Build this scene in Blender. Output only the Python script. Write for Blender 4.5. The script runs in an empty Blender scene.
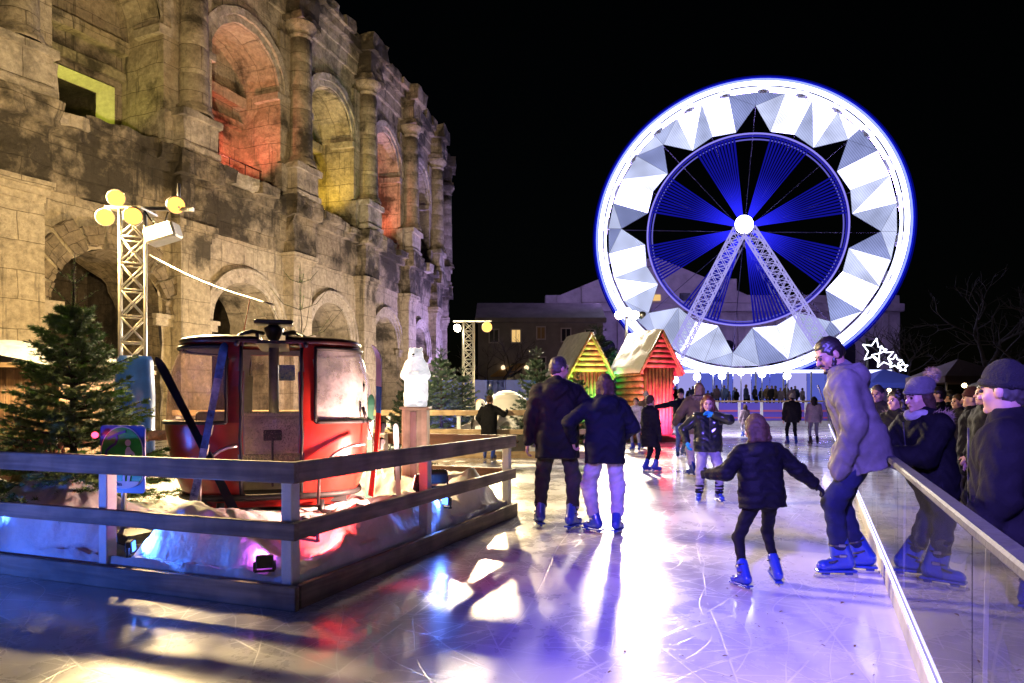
import bpy, math, random
import numpy as np
from mathutils import Vector, Matrix, noise
V = Vector
rnd = random.Random(7)
sc = bpy.context.scene
col = sc.collection
R = math.radians
F, CX, HY, CH = 700.0, 512.0, 403.0, 1.3     # lens in pixels, principal column, horizon row, eye height


def at(px, py, Y):
    """a point of the place that the survey puts at this column, row and distance"""
    return V(((px - CX) * Y / F, Y, CH + (HY - py) * Y / F))


def gx(px, Y):
    return (px - CX) * Y / F


# ------------------------------------------------------------------ objects
def tag(o, label=None, cat=None, group=None, kind=None):
    if label: o['label'] = label
    if cat: o['category'] = cat
    if group: o['group'] = group
    if kind: o['kind'] = kind
    return o


def thing(name, label, cat, loc=(0, 0, 0), rz=0.0, group=None):
    o = bpy.data.objects.new(name, None)
    o.empty_display_size = .2
    col.objects.link(o)
    o.location = loc
    o.rotation_euler = (0, 0, rz)
    return tag(o, label, cat, group)


def wm(o):
    m = Matrix.LocRotScale(o.location, o.rotation_euler, o.scale)
    return wm(o.parent) @ m if o.parent else m


def kids(o):
    return [c for c in bpy.data.objects if c.parent == o]


def copy_tree(o, parent=None, ch=None):
    if ch is None:
        ch = {}
        for c in bpy.data.objects:
            if c.parent: ch.setdefault(c.parent.name, []).append(c)
    c = o.copy()
    col.objects.link(c)
    c.parent = parent
    for k in ch.get(o.name, []):
        copy_tree(k, c, ch)
    return c


class MB:
    def __init__(s):
        s.v, s.f, s.uv, s.sm = [], [], {}, []

    def add(s, vs, fs, smooth=False):
        b = len(s.v)
        s.v += [tuple(v) for v in vs]
        s.f += [tuple(i + b for i in f) for f in fs]
        s.sm += [smooth] * len(fs)
        return b

    def box(s, c, size, rot=None):
        x, y, z = (q / 2 for q in size)
        vs = [V((a * x, b * y, d * z)) for d in (-1, 1) for b in (-1, 1) for a in (-1, 1)]
        if rot is not None:
            vs = [rot @ v for v in vs]
        c = V(c)
        s.add([v + c for v in vs], [(0, 2, 3, 1), (4, 5, 7, 6), (0, 1, 5, 4), (2, 6, 7, 3), (0, 4, 6, 2), (1, 3, 7, 5)])
        return s

    def bbox(s, c, size, bev=.01, rot=None):
        """box with chamfered edges"""
        hx, hy, hz = (q / 2 for q in size)
        b = min(bev, hx * .8, hy * .8, hz * .8)
        ring = lambda ix, iy: [(-hx + ix, -hy + iy), (hx - ix, -hy + iy), (hx - ix, hy - iy), (-hx + ix, hy - iy)]
        oct_ = lambda i: [(-hx + b + i, -hy + i), (hx - b - i, -hy + i), (hx - i, -hy + b + i), (hx - i, hy - b - i), (hx - b - i, hy - i), (-hx + b + i, hy - i), (-hx + i, hy - b - i), (-hx + i, -hy + b + i)]
        vs = []
        for z, i in ((-hz, b * .7), (-hz + b, 0), (hz - b, 0), (hz, b * .7)):
            vs += [V((x, y, z)) for x, y in oct_(i)]
        if rot is not None:
            vs = [rot @ v for v in vs]
        c = V(c)
        fs = [tuple(range(7, -1, -1)), tuple(range(24, 32))]
        for k in range(3):
            for j in range(8):
                a, d = k * 8 + j, k * 8 + (j + 1) % 8
                fs.append((a, d, d + 8, a + 8))
        s.add([v + c for v in vs], fs)
        return s

    def bar(s, p0, p1, w, h=None, up=(0, 0, 1), bev=0):
        """rectangular bar from p0 to p1: w across, h along up"""
        p0, p1 = V(p0), V(p1)
        h = h or w
        d = p1 - p0
        L = d.length
        if L < 1e-6: return s
        d.normalize()
        u = V(up)
        if abs(d.dot(u)) > .98: u = V((0, 1, 0)) if abs(d.y) < .9 else V((1, 0, 0))
        x = u.cross(d).normalized()
        u = d.cross(x).normalized()
        rot = Matrix((d, x, u)).transposed()
        (s.bbox((p0 + p1) / 2, (L, w, h), bev, rot) if bev else s.box((p0 + p1) / 2, (L, w, h), rot))
        return s

    def tube(s, pts, r, n=8, cap=True, smooth=True, squash=1.0):
        pts = [V(p) for p in pts]
        m = len(pts)
        rs = [r] * m if not hasattr(r, '__len__') else list(r)
        t0 = (pts[1] - pts[0]).normalized()
        u = t0.orthogonal().normalized()
        vs = []
        for i, p in enumerate(pts):
            t = (pts[min(i + 1, m - 1)] - pts[max(i - 1, 0)])
            t = t.normalized() if t.length > 1e-9 else t0
            u = (u - t * u.dot(t))
            u = u.normalized() if u.length > 1e-6 else t.orthogonal().normalized()
            w = t.cross(u)
            for k in range(n):
                a = 2 * math.pi * k / n
                vs.append(p + (u * math.cos(a) + w * math.sin(a) * squash) * rs[i])
        fs = []
        for i in range(m - 1):
            for k in range(n):
                a, b = i * n + k, i * n + (k + 1) % n
                fs.append((a, b, b + n, a + n))
        if cap:
            fs += [tuple(range(n - 1, -1, -1)), tuple(range((m - 1) * n, m * n))]
        s.add(vs, fs, smooth)
        return s

    def lathe(s, prof, c=(0, 0, 0), n=20, rot=None, smooth=True):
        """prof: (radius, height) list"""
        c = V(c)
        vs, fs = [], []
        for r, z in prof:
            for k in range(n):
                a = 2 * math.pi * k / n
                p = V((r * math.cos(a), r * math.sin(a), z))
                vs.append((rot @ p if rot is not None else p) + c)
        for i in range(len(prof) - 1):
            for k in range(n):
                a, b = i * n + k, i * n + (k + 1) % n
                fs.append((a, b, b + n, a + n))
        fs += [tuple(range(n - 1, -1, -1)), tuple(range((len(prof) - 1) * n, len(prof) * n))]
        s.add(vs, fs, smooth)
        return s

    def ball(s, c, r, n=12, sc_=(1, 1, 1)):
        c = V(c)
        m = max(4, n // 2)
        vs, fs = [], []
        for i in range(m + 1):
            t = math.pi * i / m
            for k in range(n):
                a = 2 * math.pi * k / n
                vs.append(c + V((math.sin(t) * math.cos(a) * sc_[0], math.sin(t) * math.sin(a) * sc_[1], -math.cos(t) * sc_[2])) * r)
        for i in range(m):
            for k in range(n):
                a, b = i * n + k, i * n + (k + 1) % n
                fs.append((a, b, b + n, a + n))
        s.add(vs, fs, True)
        return s

    def prism(s, poly, o, ex, ey, ez, d):
        """polygon (2-D) drawn in plane (ex, ey) at o, extruded d along ez"""
        o, ex, ey, ez = V(o), V(ex), V(ey), V(ez)
        n = len(poly)
        vs = [o + ex * a + ey * b for a, b in poly] + [o + ex * a + ey * b + ez * d for a, b in poly]
        fs = [tuple(range(n - 1, -1, -1)), tuple(range(n, 2 * n))] + [(i, (i + 1) % n, (i + 1) % n + n, i + n) for i in range(n)]
        s.add(vs, fs)
        return s

    def build(s, name, m, parent=None, local=False, smooth=None, uv=None):
        me = bpy.data.meshes.new(name)
        vs = s.v
        if parent is not None and not local:
            inv = wm(parent).inverted()
            vs = [tuple(inv @ V(v)) for v in vs]
        me.from_pydata(vs, [], s.f)
        if uv is not None:
            l = me.uv_layers.new(name='UVMap')
            idx = np.empty(len(me.loops), dtype=np.int32)
            me.loops.foreach_get('vertex_index', idx)
            l.data.foreach_set('uv', np.asarray(uv, dtype=np.float32)[idx].ravel())
        me.polygons.foreach_set('use_smooth', s.sm if smooth is None else [smooth] * len(s.f))
        me.update()
        if m is not None: me.materials.append(m)
        o = bpy.data.objects.new(name, me)
        col.objects.link(o)
        if parent is not None: o.parent = parent
        return o


def lattice(mb, p0, p1, w, n, r, face=None, nside=4, taper=1.0):
    """square truss: chords and zigzag webs"""
    p0, p1 = V(p0), V(p1)
    d = (p1 - p0).normalized()
    u = V(face).normalized() if face is not None else d.orthogonal().normalized()
    u = (u - d * u.dot(d)).normalized()
    w2 = d.cross(u)
    cor = [(-1, -1), (1, -1), (1, 1), (-1, 1)]
    P = lambda c, t: p0 + (p1 - p0) * t + (u * c[0] + w2 * c[1]) * (w / 2) * (1 + (taper - 1) * t)
    for c in cor:
        mb.tube([P(c, 0), P(c, 1)], r, nside)
    for i in range(n):
        for k in range(4):
            a, b = cor[k], cor[(k + 1) % 4]
            mb.tube([P(a, i / n), P(b, (i + 1) / n)], r * .6, nside)
            mb.tube([P(b, i / n), P(a, (i + 1) / n)], r * .6, nside)
            mb.tube([P(a, i / n), P(b, i / n)], r * .6, nside)


# ------------------------------------------------------------------ materials
def mat(name, c, rough=.6, metal=0.0, var=0.0, vs=6.0, bump=0.0, bs=40.0, emit=None, es=0.0, coat=0.0, c2=None, sheen=0.0, trans=0.0, spec=.5, detail=6, sss=0.0):
    m = bpy.data.materials.new(name)
    m.use_nodes = True
    nt = m.node_tree
    b = nt.nodes['Principled BSDF']
    I = b.inputs
    I['Base Color'].default_value = (*c, 1)
    I['Roughness'].default_value = rough
    I['Metallic'].default_value = metal
    I['Coat Weight'].default_value = coat
    I['Sheen Weight'].default_value = sheen
    I['Transmission Weight'].default_value = trans
    I['Specular IOR Level'].default_value = spec
    if sss:
        I['Subsurface Weight'].default_value = sss
        I['Subsurface Radius'].default_value = (.03, .015, .01)
    if emit:
        I['Emission Color'].default_value = (*emit, 1)
        I['Emission Strength'].default_value = es
    tc = None
    if var or bump or c2:
        tc = nt.nodes.new('ShaderNodeTexCoord')
    if var or c2:
        n = nt.nodes.new('ShaderNodeTexNoise')
        n.inputs['Scale'].default_value = vs
        n.inputs['Detail'].default_value = detail
        n.inputs['Roughness'].default_value = .65
        nt.links.new(tc.outputs['Object'], n.inputs['Vector'])
        r = nt.nodes.new('ShaderNodeValToRGB')
        d = c2 or tuple(q * (1 - var) for q in c)
        e = r.color_ramp.elements
        e[0].position, e[1].position = .34, .66
        e[0].color = (*d, 1)
        e[1].color = (*tuple(min(1, q * (1 + var * .6)) for q in c), 1)
        nt.links.new(n.outputs['Fac'], r.inputs['Fac'])
        nt.links.new(r.outputs['Color'], I['Base Color'])
    if bump:
        n = nt.nodes.new('ShaderNodeTexNoise')
        n.inputs['Scale'].default_value = bs
        n.inputs['Detail'].default_value = 5
        nt.links.new(tc.outputs['Object'], n.inputs['Vector'])
        bp = nt.nodes.new('ShaderNodeBump')
        bp.inputs['Strength'].default_value = bump
        bp.inputs['Distance'].default_value = .02
        nt.links.new(n.outputs['Fac'], bp.inputs['Height'])
        nt.links.new(bp.outputs['Normal'], I['Normal'])
    return m


def glow(name, c, s):
    m = bpy.data.materials.new(name)
    m.use_nodes = True
    nt = m.node_tree
    nt.nodes.clear()
    e = nt.nodes.new('ShaderNodeEmission')
    e.inputs['Color'].default_value = (*c, 1)
    e.inputs['Strength'].default_value = s
    o = nt.nodes.new('ShaderNodeOutputMaterial')
    nt.links.new(e.outputs[0], o.inputs[0])
    return m


def clear(name, tint, ior=1.45, rough=.02, frost=0.0, fs=8.0, fcol=(.8, .8, .8)):
    """thin pane: see-through, reflecting by Fresnel, with optional dirt"""
    m = bpy.data.materials.new(name)
    m.use_nodes = True
    nt = m.node_tree
    nt.nodes.clear()
    N = nt.nodes.new
    t = N('ShaderNodeBsdfTransparent'); t.inputs[0].default_value = (*tint, 1)
    g = N('ShaderNodeBsdfGlossy'); g.inputs['Roughness'].default_value = rough
    f = N('ShaderNodeFresnel'); f.inputs['IOR'].default_value = ior
    mx = N('ShaderNodeMixShader')
    o = N('ShaderNodeOutputMaterial')
    L = nt.links.new
    ge = N('ShaderNodeNewGeometry'); bk = N('ShaderNodeMath'); bk.operation = 'SUBTRACT'; bk.inputs[0].default_value = 1.0
    ml = N('ShaderNodeMath'); ml.operation = 'MULTIPLY'          # reflect at the outer face only
    L(ge.outputs['Backfacing'], bk.inputs[1]); L(bk.outputs[0], ml.inputs[0]); L(f.outputs[0], ml.inputs[1])
    L(ml.outputs[0], mx.inputs[0]); L(t.outputs[0], mx.inputs[1]); L(g.outputs[0], mx.inputs[2])
    last = mx
    if frost:
        tc = N('ShaderNodeTexCoord'); n = N('ShaderNodeTexNoise')
        n.inputs['Scale'].default_value = fs; n.inputs['Detail'].default_value = 8; n.inputs['Roughness'].default_value = .7
        L(tc.outputs['Object'], n.inputs['Vector'])
        mr = N('ShaderNodeMapRange')
        mr.inputs['From Min'].default_value, mr.inputs['From Max'].default_value = .35, .75
        mr.inputs['To Min'].default_value, mr.inputs['To Max'].default_value = frost * .25, frost
        L(n.outputs['Fac'], mr.inputs['Value'])
        d = N('ShaderNodeBsdfDiffuse'); d.inputs[0].default_value = (*fcol, 1)
        m2 = N('ShaderNodeMixShader')
        L(mr.outputs[0], m2.inputs[0]); L(mx.outputs[0], m2.inputs[1]); L(d.outputs[0], m2.inputs[2])
        last = m2
    L(last.outputs[0], o.inputs[0])
    return m


def stone(name, c, dark, st=(.50, .66), bw=2.0, bh=.88):
    """weathered limestone: courses of blocks, black stains, pitted relief (UV in metres)"""
    m = bpy.data.materials.new(name)
    m.use_nodes = True
    nt = m.node_tree
    N = nt.nodes.new
    L = nt.links.new
    b = nt.nodes['Principled BSDF']
    b.inputs['Roughness'].default_value = .85
    b.inputs['Specular IOR Level'].default_value = .2
    uv = N('ShaderNodeUVMap'); uv.uv_map = 'UVMap'
    tc = N('ShaderNodeTexCoord')

    def nz(scale, det=6, rough=.65, src=tc.outputs['Object']):
        n = N('ShaderNodeTexNoise'); n.inputs['Scale'].default_value = scale
        n.inputs['Detail'].default_value = det; n.inputs['Roughness'].default_value = rough
        L(src, n.inputs['Vector']); return n

    def ramp(src, p0, p1, c0, c1):
        r = N('ShaderNodeValToRGB'); e = r.color_ramp.elements
        e[0].position, e[1].position = p0, p1
        e[0].color, e[1].color = (*c0, 1), (*c1, 1)
        L(src, r.inputs['Fac']); return r

    def mix(kind, fac, a, bb):
        x = N('ShaderNodeMix'); x.data_type = 'RGBA'; x.blend_type = kind
        if isinstance(fac, (int, float)): x.inputs[0].default_value = fac
        else: L(fac, x.inputs[0])
        L(a, x.inputs[6])
        L(bb, x.inputs[7]); return x
    br = N('ShaderNodeTexBrick')
    br.inputs['Scale'].default_value = 1
    br.inputs['Brick Width'].default_value = bw
    br.inputs['Row Height'].default_value = bh
    br.inputs['Mortar Size'].default_value = .012
    br.inputs['Mortar Smooth'].default_value = .4
    br.inputs['Color1'].default_value = (*c, 1)
    br.inputs['Color2'].default_value = (c[0] * .86, c[1] * .84, c[2] * .81, 1)
    br.inputs['Mortar'].default_value = (c[0] * .38, c[1] * .35, c[2] * .3, 1)
    # wobble the joints
    wn = nz(.9, 3, .5, uv.outputs[0])
    va = N('ShaderNodeVectorMath'); va.operation = 'MULTIPLY_ADD'
    va.inputs[1].default_value = (.16, .1, 0)
    L(wn.outputs['Color'], va.inputs[0]); L(uv.outputs[0], va.inputs[2])
    L(va.outputs[0], br.inputs['Vector'])
    base = br.outputs['Color']
    fine = ramp(nz(5, 8, .7).outputs['Fac'], .3, .7, (.52, .5, .48), (1.2, 1.17, 1.15))
    base = mix('MULTIPLY', 1.0, base, fine.outputs['Color']).outputs[2]
    stn = nz(.38, 9, .66)
    stain = ramp(stn.outputs['Fac'], st[0], st[1], (0, 0, 0), (.9, .9, .9))
    dk = N('ShaderNodeRGB'); dk.outputs[0].default_value = (*dark, 1)
    base = mix('MIX', stain.outputs['Color'], base, dk.outputs[0]).outputs[2]
    # run-off streaks: noise squeezed along the height
    mp = N('ShaderNodeMapping'); mp.inputs['Scale'].default_value = (2.2, .16, 1)
    L(uv.outputs[0], mp.inputs['Vector'])
    sk = ramp(nz(1.0, 7, .7, mp.outputs[0]).outputs['Fac'], .55, .65, (0, 0, 0), (.8, .8, .8))
    base = mix('MIX', sk.outputs['Color'], base, dk.outputs[0]).outputs[2]
    L(base, b.inputs['Base Color'])
    h = N('ShaderNodeMath'); h.operation = 'MULTIPLY_ADD'
    h.inputs[1].default_value = .9
    L(nz(7, 9, .72).outputs['Fac'], h.inputs[0])
    mo = N('ShaderNodeMath'); mo.operation = 'MULTIPLY'; mo.inputs[1].default_value = -.28
    L(br.outputs['Fac'], mo.inputs[0]); L(mo.outputs[0], h.inputs[2])
    bp = N('ShaderNodeBump'); bp.inputs['Strength'].default_value = 1.0; bp.inputs['Distance'].default_value = .10
    L(h.outputs[0], bp.inputs['Height'])
    L(bp.outputs['Normal'], b.inputs['Normal'])
    return m


def wood(name, c, c2, axis='X', scale=3.0, rough=.6):
    m = bpy.data.materials.new(name)
    m.use_nodes = True
    nt = m.node_tree
    N = nt.nodes.new; L = nt.links.new
    b = nt.nodes['Principled BSDF']; b.inputs['Roughness'].default_value = rough
    tc = N('ShaderNodeTexCoord'); mp = N('ShaderNodeMapping')
    s = [scale * 6] * 3
    s['XYZ'.index(axis)] = scale * .35
    mp.inputs['Scale'].default_value = s
    L(tc.outputs['Object'], mp.inputs['Vector'])
    n = N('ShaderNodeTexNoise'); n.inputs['Scale'].default_value = 1.2; n.inputs['Detail'].default_value = 7; n.inputs['Distortion'].default_value = .6
    L(mp.outputs[0], n.inputs['Vector'])
    r = N('ShaderNodeValToRGB'); e = r.color_ramp.elements
    e[0].position, e[1].position = .36, .64
    e[0].color, e[1].color = (*c2, 1), (*c, 1)
    L(n.outputs['Fac'], r.inputs['Fac']); L(r.outputs['Color'], b.inputs['Base Color'])
    # scuffs and grime
    g = N('ShaderNodeTexNoise'); g.inputs['Scale'].default_value = 3.5; g.inputs['Detail'].default_value = 8
    L(tc.outputs['Object'], g.inputs['Vector'])
    gr = N('ShaderNodeValToRGB'); e = gr.color_ramp.elements
    e[0].position, e[1].position = .35, .6; e[0].color, e[1].color = (.5, .48, .46, 1), (1, 1, 1, 1)
    L(g.outputs['Fac'], gr.inputs['Fac'])
    mx = N('ShaderNodeMix'); mx.data_type = 'RGBA'; mx.blend_type = 'MULTIPLY'; mx.inputs[0].default_value = 1
    L(r.outputs['Color'], mx.inputs[6]); L(gr.outputs['Color'], mx.inputs[7]); L(mx.outputs[2], b.inputs['Base Color'])
    bp = N('ShaderNodeBump'); bp.inputs['Strength'].default_value = .35; bp.inputs['Distance'].default_value = .01
    L(n.outputs['Fac'], bp.inputs['Height']); L(bp.outputs['Normal'], b.inputs['Normal'])
    return m


# ------------------------------------------------------------------ implicit surfaces
def _eval(prims, G, D):
    X, Y, Z = G
    for p in prims:
        t = p[0]
        k = p[-1]
        if t == 'plane':                      # keep the side away from n
            _, o, n, _k = p
            d = (X - o[0]) * n[0] + (Y - o[1]) * n[1] + (Z - o[2]) * n[2]
            np.maximum(D, d, out=D)
            continue
        if t in ('c', 'sc'):
            _, a, b, r1, r2, _k = p
            lo = np.minimum(a, b) - max(r1, r2) - k - .06
            hi = np.maximum(a, b) + max(r1, r2) + k + .06
        else:
            _, c, r, rot, _k = p
            m = max(r)
            lo = np.array(c) - m - k - .06
            hi = np.array(c) + m + k + .06
        ix = [slice(max(0, np.searchsorted(g, l) - 1), np.searchsorted(g, h) + 1) for g, l, h in zip((X[:, 0, 0], Y[0, :, 0], Z[0, 0, :]), lo, hi)]
        x, y, z = X[ix[0]], Y[:, ix[1]], Z[:, :, ix[2]]
        if x.size == 0 or y.size == 0 or z.size == 0: continue
        if t in ('c', 'sc'):
            ax, ay, az = x - a[0], y - a[1], z - a[2]
            bx, by, bz = (b[i] - a[i] for i in range(3))
            bb = bx * bx + by * by + bz * bz + 1e-12
            h = np.clip((ax * bx + ay * by + az * bz) / bb, 0, 1)
            d = np.sqrt((ax - bx * h) ** 2 + (ay - by * h) ** 2 + (az - bz * h) ** 2) - (r1 + (r2 - r1) * h)
        else:
            q = [x - c[0] + 0 * y + 0 * z, y - c[1] + 0 * x + 0 * z, z - c[2] + 0 * x + 0 * y]
            if rot is not None:
                M = np.array(rot.to_3x3()).T
                q = [M[i, 0] * q[0] + M[i, 1] * q[1] + M[i, 2] * q[2] for i in range(3)]
            k0 = np.sqrt(sum((q[i] / r[i]) ** 2 for i in range(3)))
            k1 = np.sqrt(sum((q[i] / r[i] ** 2) ** 2 for i in range(3))) + 1e-9
            d = k0 * (k0 - 1) / k1
        S = D[ix[0], ix[1], ix[2]]
        if t in ('se', 'sc'):
            np.maximum(S, -d, out=S)
        elif k > 0:
            h = np.clip(k - np.abs(S - d), 0, None) / k
            S[...] = np.minimum(S, d) - h * h * k * .25
        else:
            np.minimum(S, d, out=S)


def surf(prims, vox, disp=None, f=1.0):
    """blend the primitives and pull one closed skin over them (surface nets)"""
    lo = np.full(3, 1e9); hi = -lo
    P = []
    for p in prims:
        p = list(p)
        if p[0] in ('c', 'sc'):
            p[1], p[2] = np.array(p[1], float), np.array(p[2], float)
            m = max(p[3], p[4])
            if p[0] == 'c':
                lo = np.minimum(lo, np.minimum(p[1], p[2]) - m); hi = np.maximum(hi, np.maximum(p[1], p[2]) + m)
        elif p[0] in ('e', 'se'):
            p[1] = np.array(p[1], float)
            if p[0] == 'e':
                m = max(p[2]); lo = np.minimum(lo, p[1] - m); hi = np.maximum(hi, p[1] + m)
        P.append(tuple(p))
    lo -= vox * 3; hi += vox * 3
    g = [np.arange(lo[i], hi[i] + vox, vox) for i in range(3)]
    X, Y, Z = g[0][:, None, None], g[1][None, :, None], g[2][None, None, :]
    D = np.full((len(g[0]), len(g[1]), len(g[2])), .5)
    _eval(P, (X, Y, Z), D)
    if disp is not None:
        D -= disp(X, Y, Z)
    sgn = D < 0
    cs = tuple(n - 1 for n in D.shape)
    acc = np.zeros(cs + (3,)); cnt = np.zeros(cs, int)
    edges = []
    for ax in range(3):
        s0 = [slice(None)] * 3; s1 = [slice(None)] * 3
        s0[ax] = slice(0, -1); s1[ax] = slice(1, None)
        A, B = D[tuple(s0)], D[tuple(s1)]
        cr = np.argwhere(sgn[tuple(s0)] != sgn[tuple(s1)])
        if len(cr) == 0: continue
        a = A[tuple(cr.T)]; b = B[tuple(cr.T)]
        pos = cr.astype(float); pos[:, ax] += a / (a - b)
        o1, o2 = [(1, 2), (2, 0), (0, 1)][ax]
        for d1 in (0, -1):
            for d2 in (0, -1):
                c = cr.copy(); c[:, o1] += d1; c[:, o2] += d2
                ok = np.all((c >= 0) & (c < np.array(cs)), axis=1)
                np.add.at(acc, tuple(c[ok].T), pos[ok]); np.add.at(cnt, tuple(c[ok].T), 1)
        edges.append((ax, o1, o2, cr, a < 0))
    idx = np.full(cs, -1)
    cells = np.argwhere(cnt > 0)
    idx[tuple(cells.T)] = np.arange(len(cells))
    vs = (acc[tuple(cells.T)] / cnt[tuple(cells.T)][:, None]) * vox + np.array([q[0] for q in g])
    fs = []
    for ax, o1, o2, cr, neg in edges:
        q = []
        for d1, d2 in ((-1, -1), (0, -1), (0, 0), (-1, 0)):
            c = cr.copy(); c[:, o1] += d1; c[:, o2] += d2
            np.clip(c, 0, np.array(cs) - 1, out=c)
            q.append(idx[tuple(c.T)])
        q = np.stack(q, 1)
        q[~neg] = q[~neg][:, ::-1]
        q = q[(q >= 0).all(1)]
        fs.append(q)
    fs = np.concatenate(fs) if fs else np.zeros((0, 4), int)
    mb = MB()
    mb.v = [tuple(v) for v in vs * f]
    mb.f = [tuple(int(i) for i in r) for r in fs]
    mb.sm = [True] * len(mb.f)
    return mb
# brightness of the lamps, some of them added (watts)
EXPO = 0.0
P_KEY, P_TRUSS, P_SPILL, P_TOWER2, P_FAR = 10500, 1500, 6200, 6500, 9000
P_ARCH, P_HUT, P_ASSUMED_BLUE, P_REDLAMP, P_STALL = 520, 800, 250, .3, 12
P_FACADE, P_BOX, P_ASSUMED_VIOLET, P_BEAR, P_RED, P_GLOW, P_PAR = 2900, 480, 12500, 45, 60, 320, 45
W_LED, W_SPOKE, W_REAR = 7.0, .28, 75
# ================================================================== camera, world
cam = bpy.data.objects.new('camera', bpy.data.cameras.new('camera'))
col.objects.link(cam)
cam.location = (0, 0, CH)
cam.rotation_euler = (R(90), 0, 0)
cam.data.sensor_width = 36
cam.data.lens = 36 * F / 1024
cam.data.shift_y = (HY - 341.5) / 1024
cam.data.clip_start = .05
cam.data.clip_end = 900
sc.camera = cam
w = bpy.data.worlds.new('World'); sc.world = w; w.use_nodes = True
nt = w.node_tree
sky = nt.nodes.new('ShaderNodeTexSky'); sky.sky_type = 'NISHITA'; sky.sun_disc = False
sky.sun_elevation = R(6); sky.sun_rotation = R(150)
bg = nt.nodes['Background']; bg.inputs['Strength'].default_value = .00035
nt.links.new(sky.outputs[0], bg.inputs[0])
sun = bpy.data.objects.new('moon', bpy.data.lights.new('moon', 'SUN')); col.objects.link(sun)
sun.data.energy = .004; sun.data.angle = R(.5); sun.data.color = (1, .95, .88)
sun.rotation_euler = (R(60), 0, R(30))
vs_ = sc.view_settings
sc.display_settings.display_device = 'sRGB'
vs_.view_transform = 'Standard'; vs_.look = 'None'; vs_.exposure = EXPO; vs_.gamma = 1
sc.cycles.use_denoising = True
sc.cycles.max_bounces = 6; sc.cycles.diffuse_bounces = 2; sc.cycles.glossy_bounces = 3; sc.cycles.transmission_bounces = 4; sc.cycles.transparent_max_bounces = 12
sc.cycles.sample_clamp_indirect = 4.0
sc.cycles.sample_clamp_direct = 0
sc.cycles.caustics_reflective = False; sc.cycles.caustics_refractive = False


def lamp(name, kind, loc, power, colr, target=None, size=.1, angle=60, blend=.5):
    l = bpy.data.lights.new(name, kind)
    l.energy = power; l.color = colr
    if kind in ('POINT', 'SPOT'): l.shadow_soft_size = size
    if kind == 'SPOT': l.spot_size = R(angle); l.spot_blend = blend
    if kind == 'AREA': l.size = size
    o = bpy.data.objects.new(name, l); col.objects.link(o)
    o.location = loc
    if target is not None:
        o.rotation_euler = (V(target) - V(loc)).to_track_quat('-Z', 'Y').to_euler()
    return o


# ================================================================== shared materials
M = {}
M['lime'] = stone('limestone', (.46, .395, .30), (.05, .042, .032), (.52, .62))
M['lime_dark'] = stone('stained_limestone', (.38, .32, .24), (.03, .025, .02), (.42, .54))
M['gallery_shade'] = stone('shaded_gallery', (.075, .06, .045), (.012, .01, .008))  # stone darkened for the deep shade inside the galleries
M['lime_plain'] = stone('carved_limestone', (.50, .44, .36), (.06, .05, .04), bw=9, bh=1.6)
M['rubble'] = stone('rubble', (.26, .21, .15), (.03, .025, .02), (.44, .6), bw=.6, bh=.35)
M['lime_pale'] = stone('cleaned_limestone', (.52, .45, .35), (.08, .065, .05), (.55, .66), bw=1.8, bh=.9)
M['black'] = mat('black_plastic', (.012, .012, .014), .45, var=.3)
M['rubber'] = mat('rubber', (.015, .015, .016), .6)
M['steel'] = mat('galvanised_steel', (.55, .55, .56), .35, .9, var=.2)
M['alu'] = mat('truss_aluminium', (.72, .71, .68), .38, .55, var=.15)
M['white_paint'] = mat('white_paint', (.74, .75, .76), .5, var=.12, vs=9, bump=.1)
M['rail_wood'] = wood('weathered_plank', (.30, .235, .18), (.16, .12, .09))
M['rail_wood_y'] = wood('weathered_plank_across', (.30, .235, .18), (.16, .12, .09), 'Y')
M['raw_wood'] = wood('raw_pine', (.55, .40, .22), (.36, .24, .12))
M['brown_wood'] = wood('brown_stained_plank', (.16, .065, .035), (.08, .03, .018))
M['log'] = wood('log', (.33, .21, .11), (.17, .10, .05))
M['plank_v'] = wood('upright_plank', (.42, .25, .13), (.22, .12, .06), 'Z')
M['snow'] = mat('snow', (.80, .81, .84), .75, var=.10, vs=5, bump=.55, bs=18, sss=.15)
M['bark'] = mat('bark', (.045, .033, .024), .9, var=.4, bump=.5)
M['needle'] = mat('fir_needles', (.10, .19, .045), .55, var=.45, vs=3, spec=.3)
M['needle2'] = mat('fir_needles_blue_green', (.035, .07, .04), .55, var=.45, vs=3, spec=.4)
M['lamp_w'] = glow('lamp_glass_warm_white', (1, .86, .62), 60)
M['lamp_y'] = glow('lamp_glass_yellow', (1, .42, .07), 3.4)

# ================================================================== ground and ice
g = MB()
g.add([(-260, -60, -.15), (300, -60, -.15), (300, 420, -.15), (-260, 420, -.15)], [(0, 1, 2, 3)])
pav = mat('paving', (.07, .065, .06), .75, var=.4, vs=1.2, bump=.4, bs=9)
tag(g.build('ground', pav), kind='structure')


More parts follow.
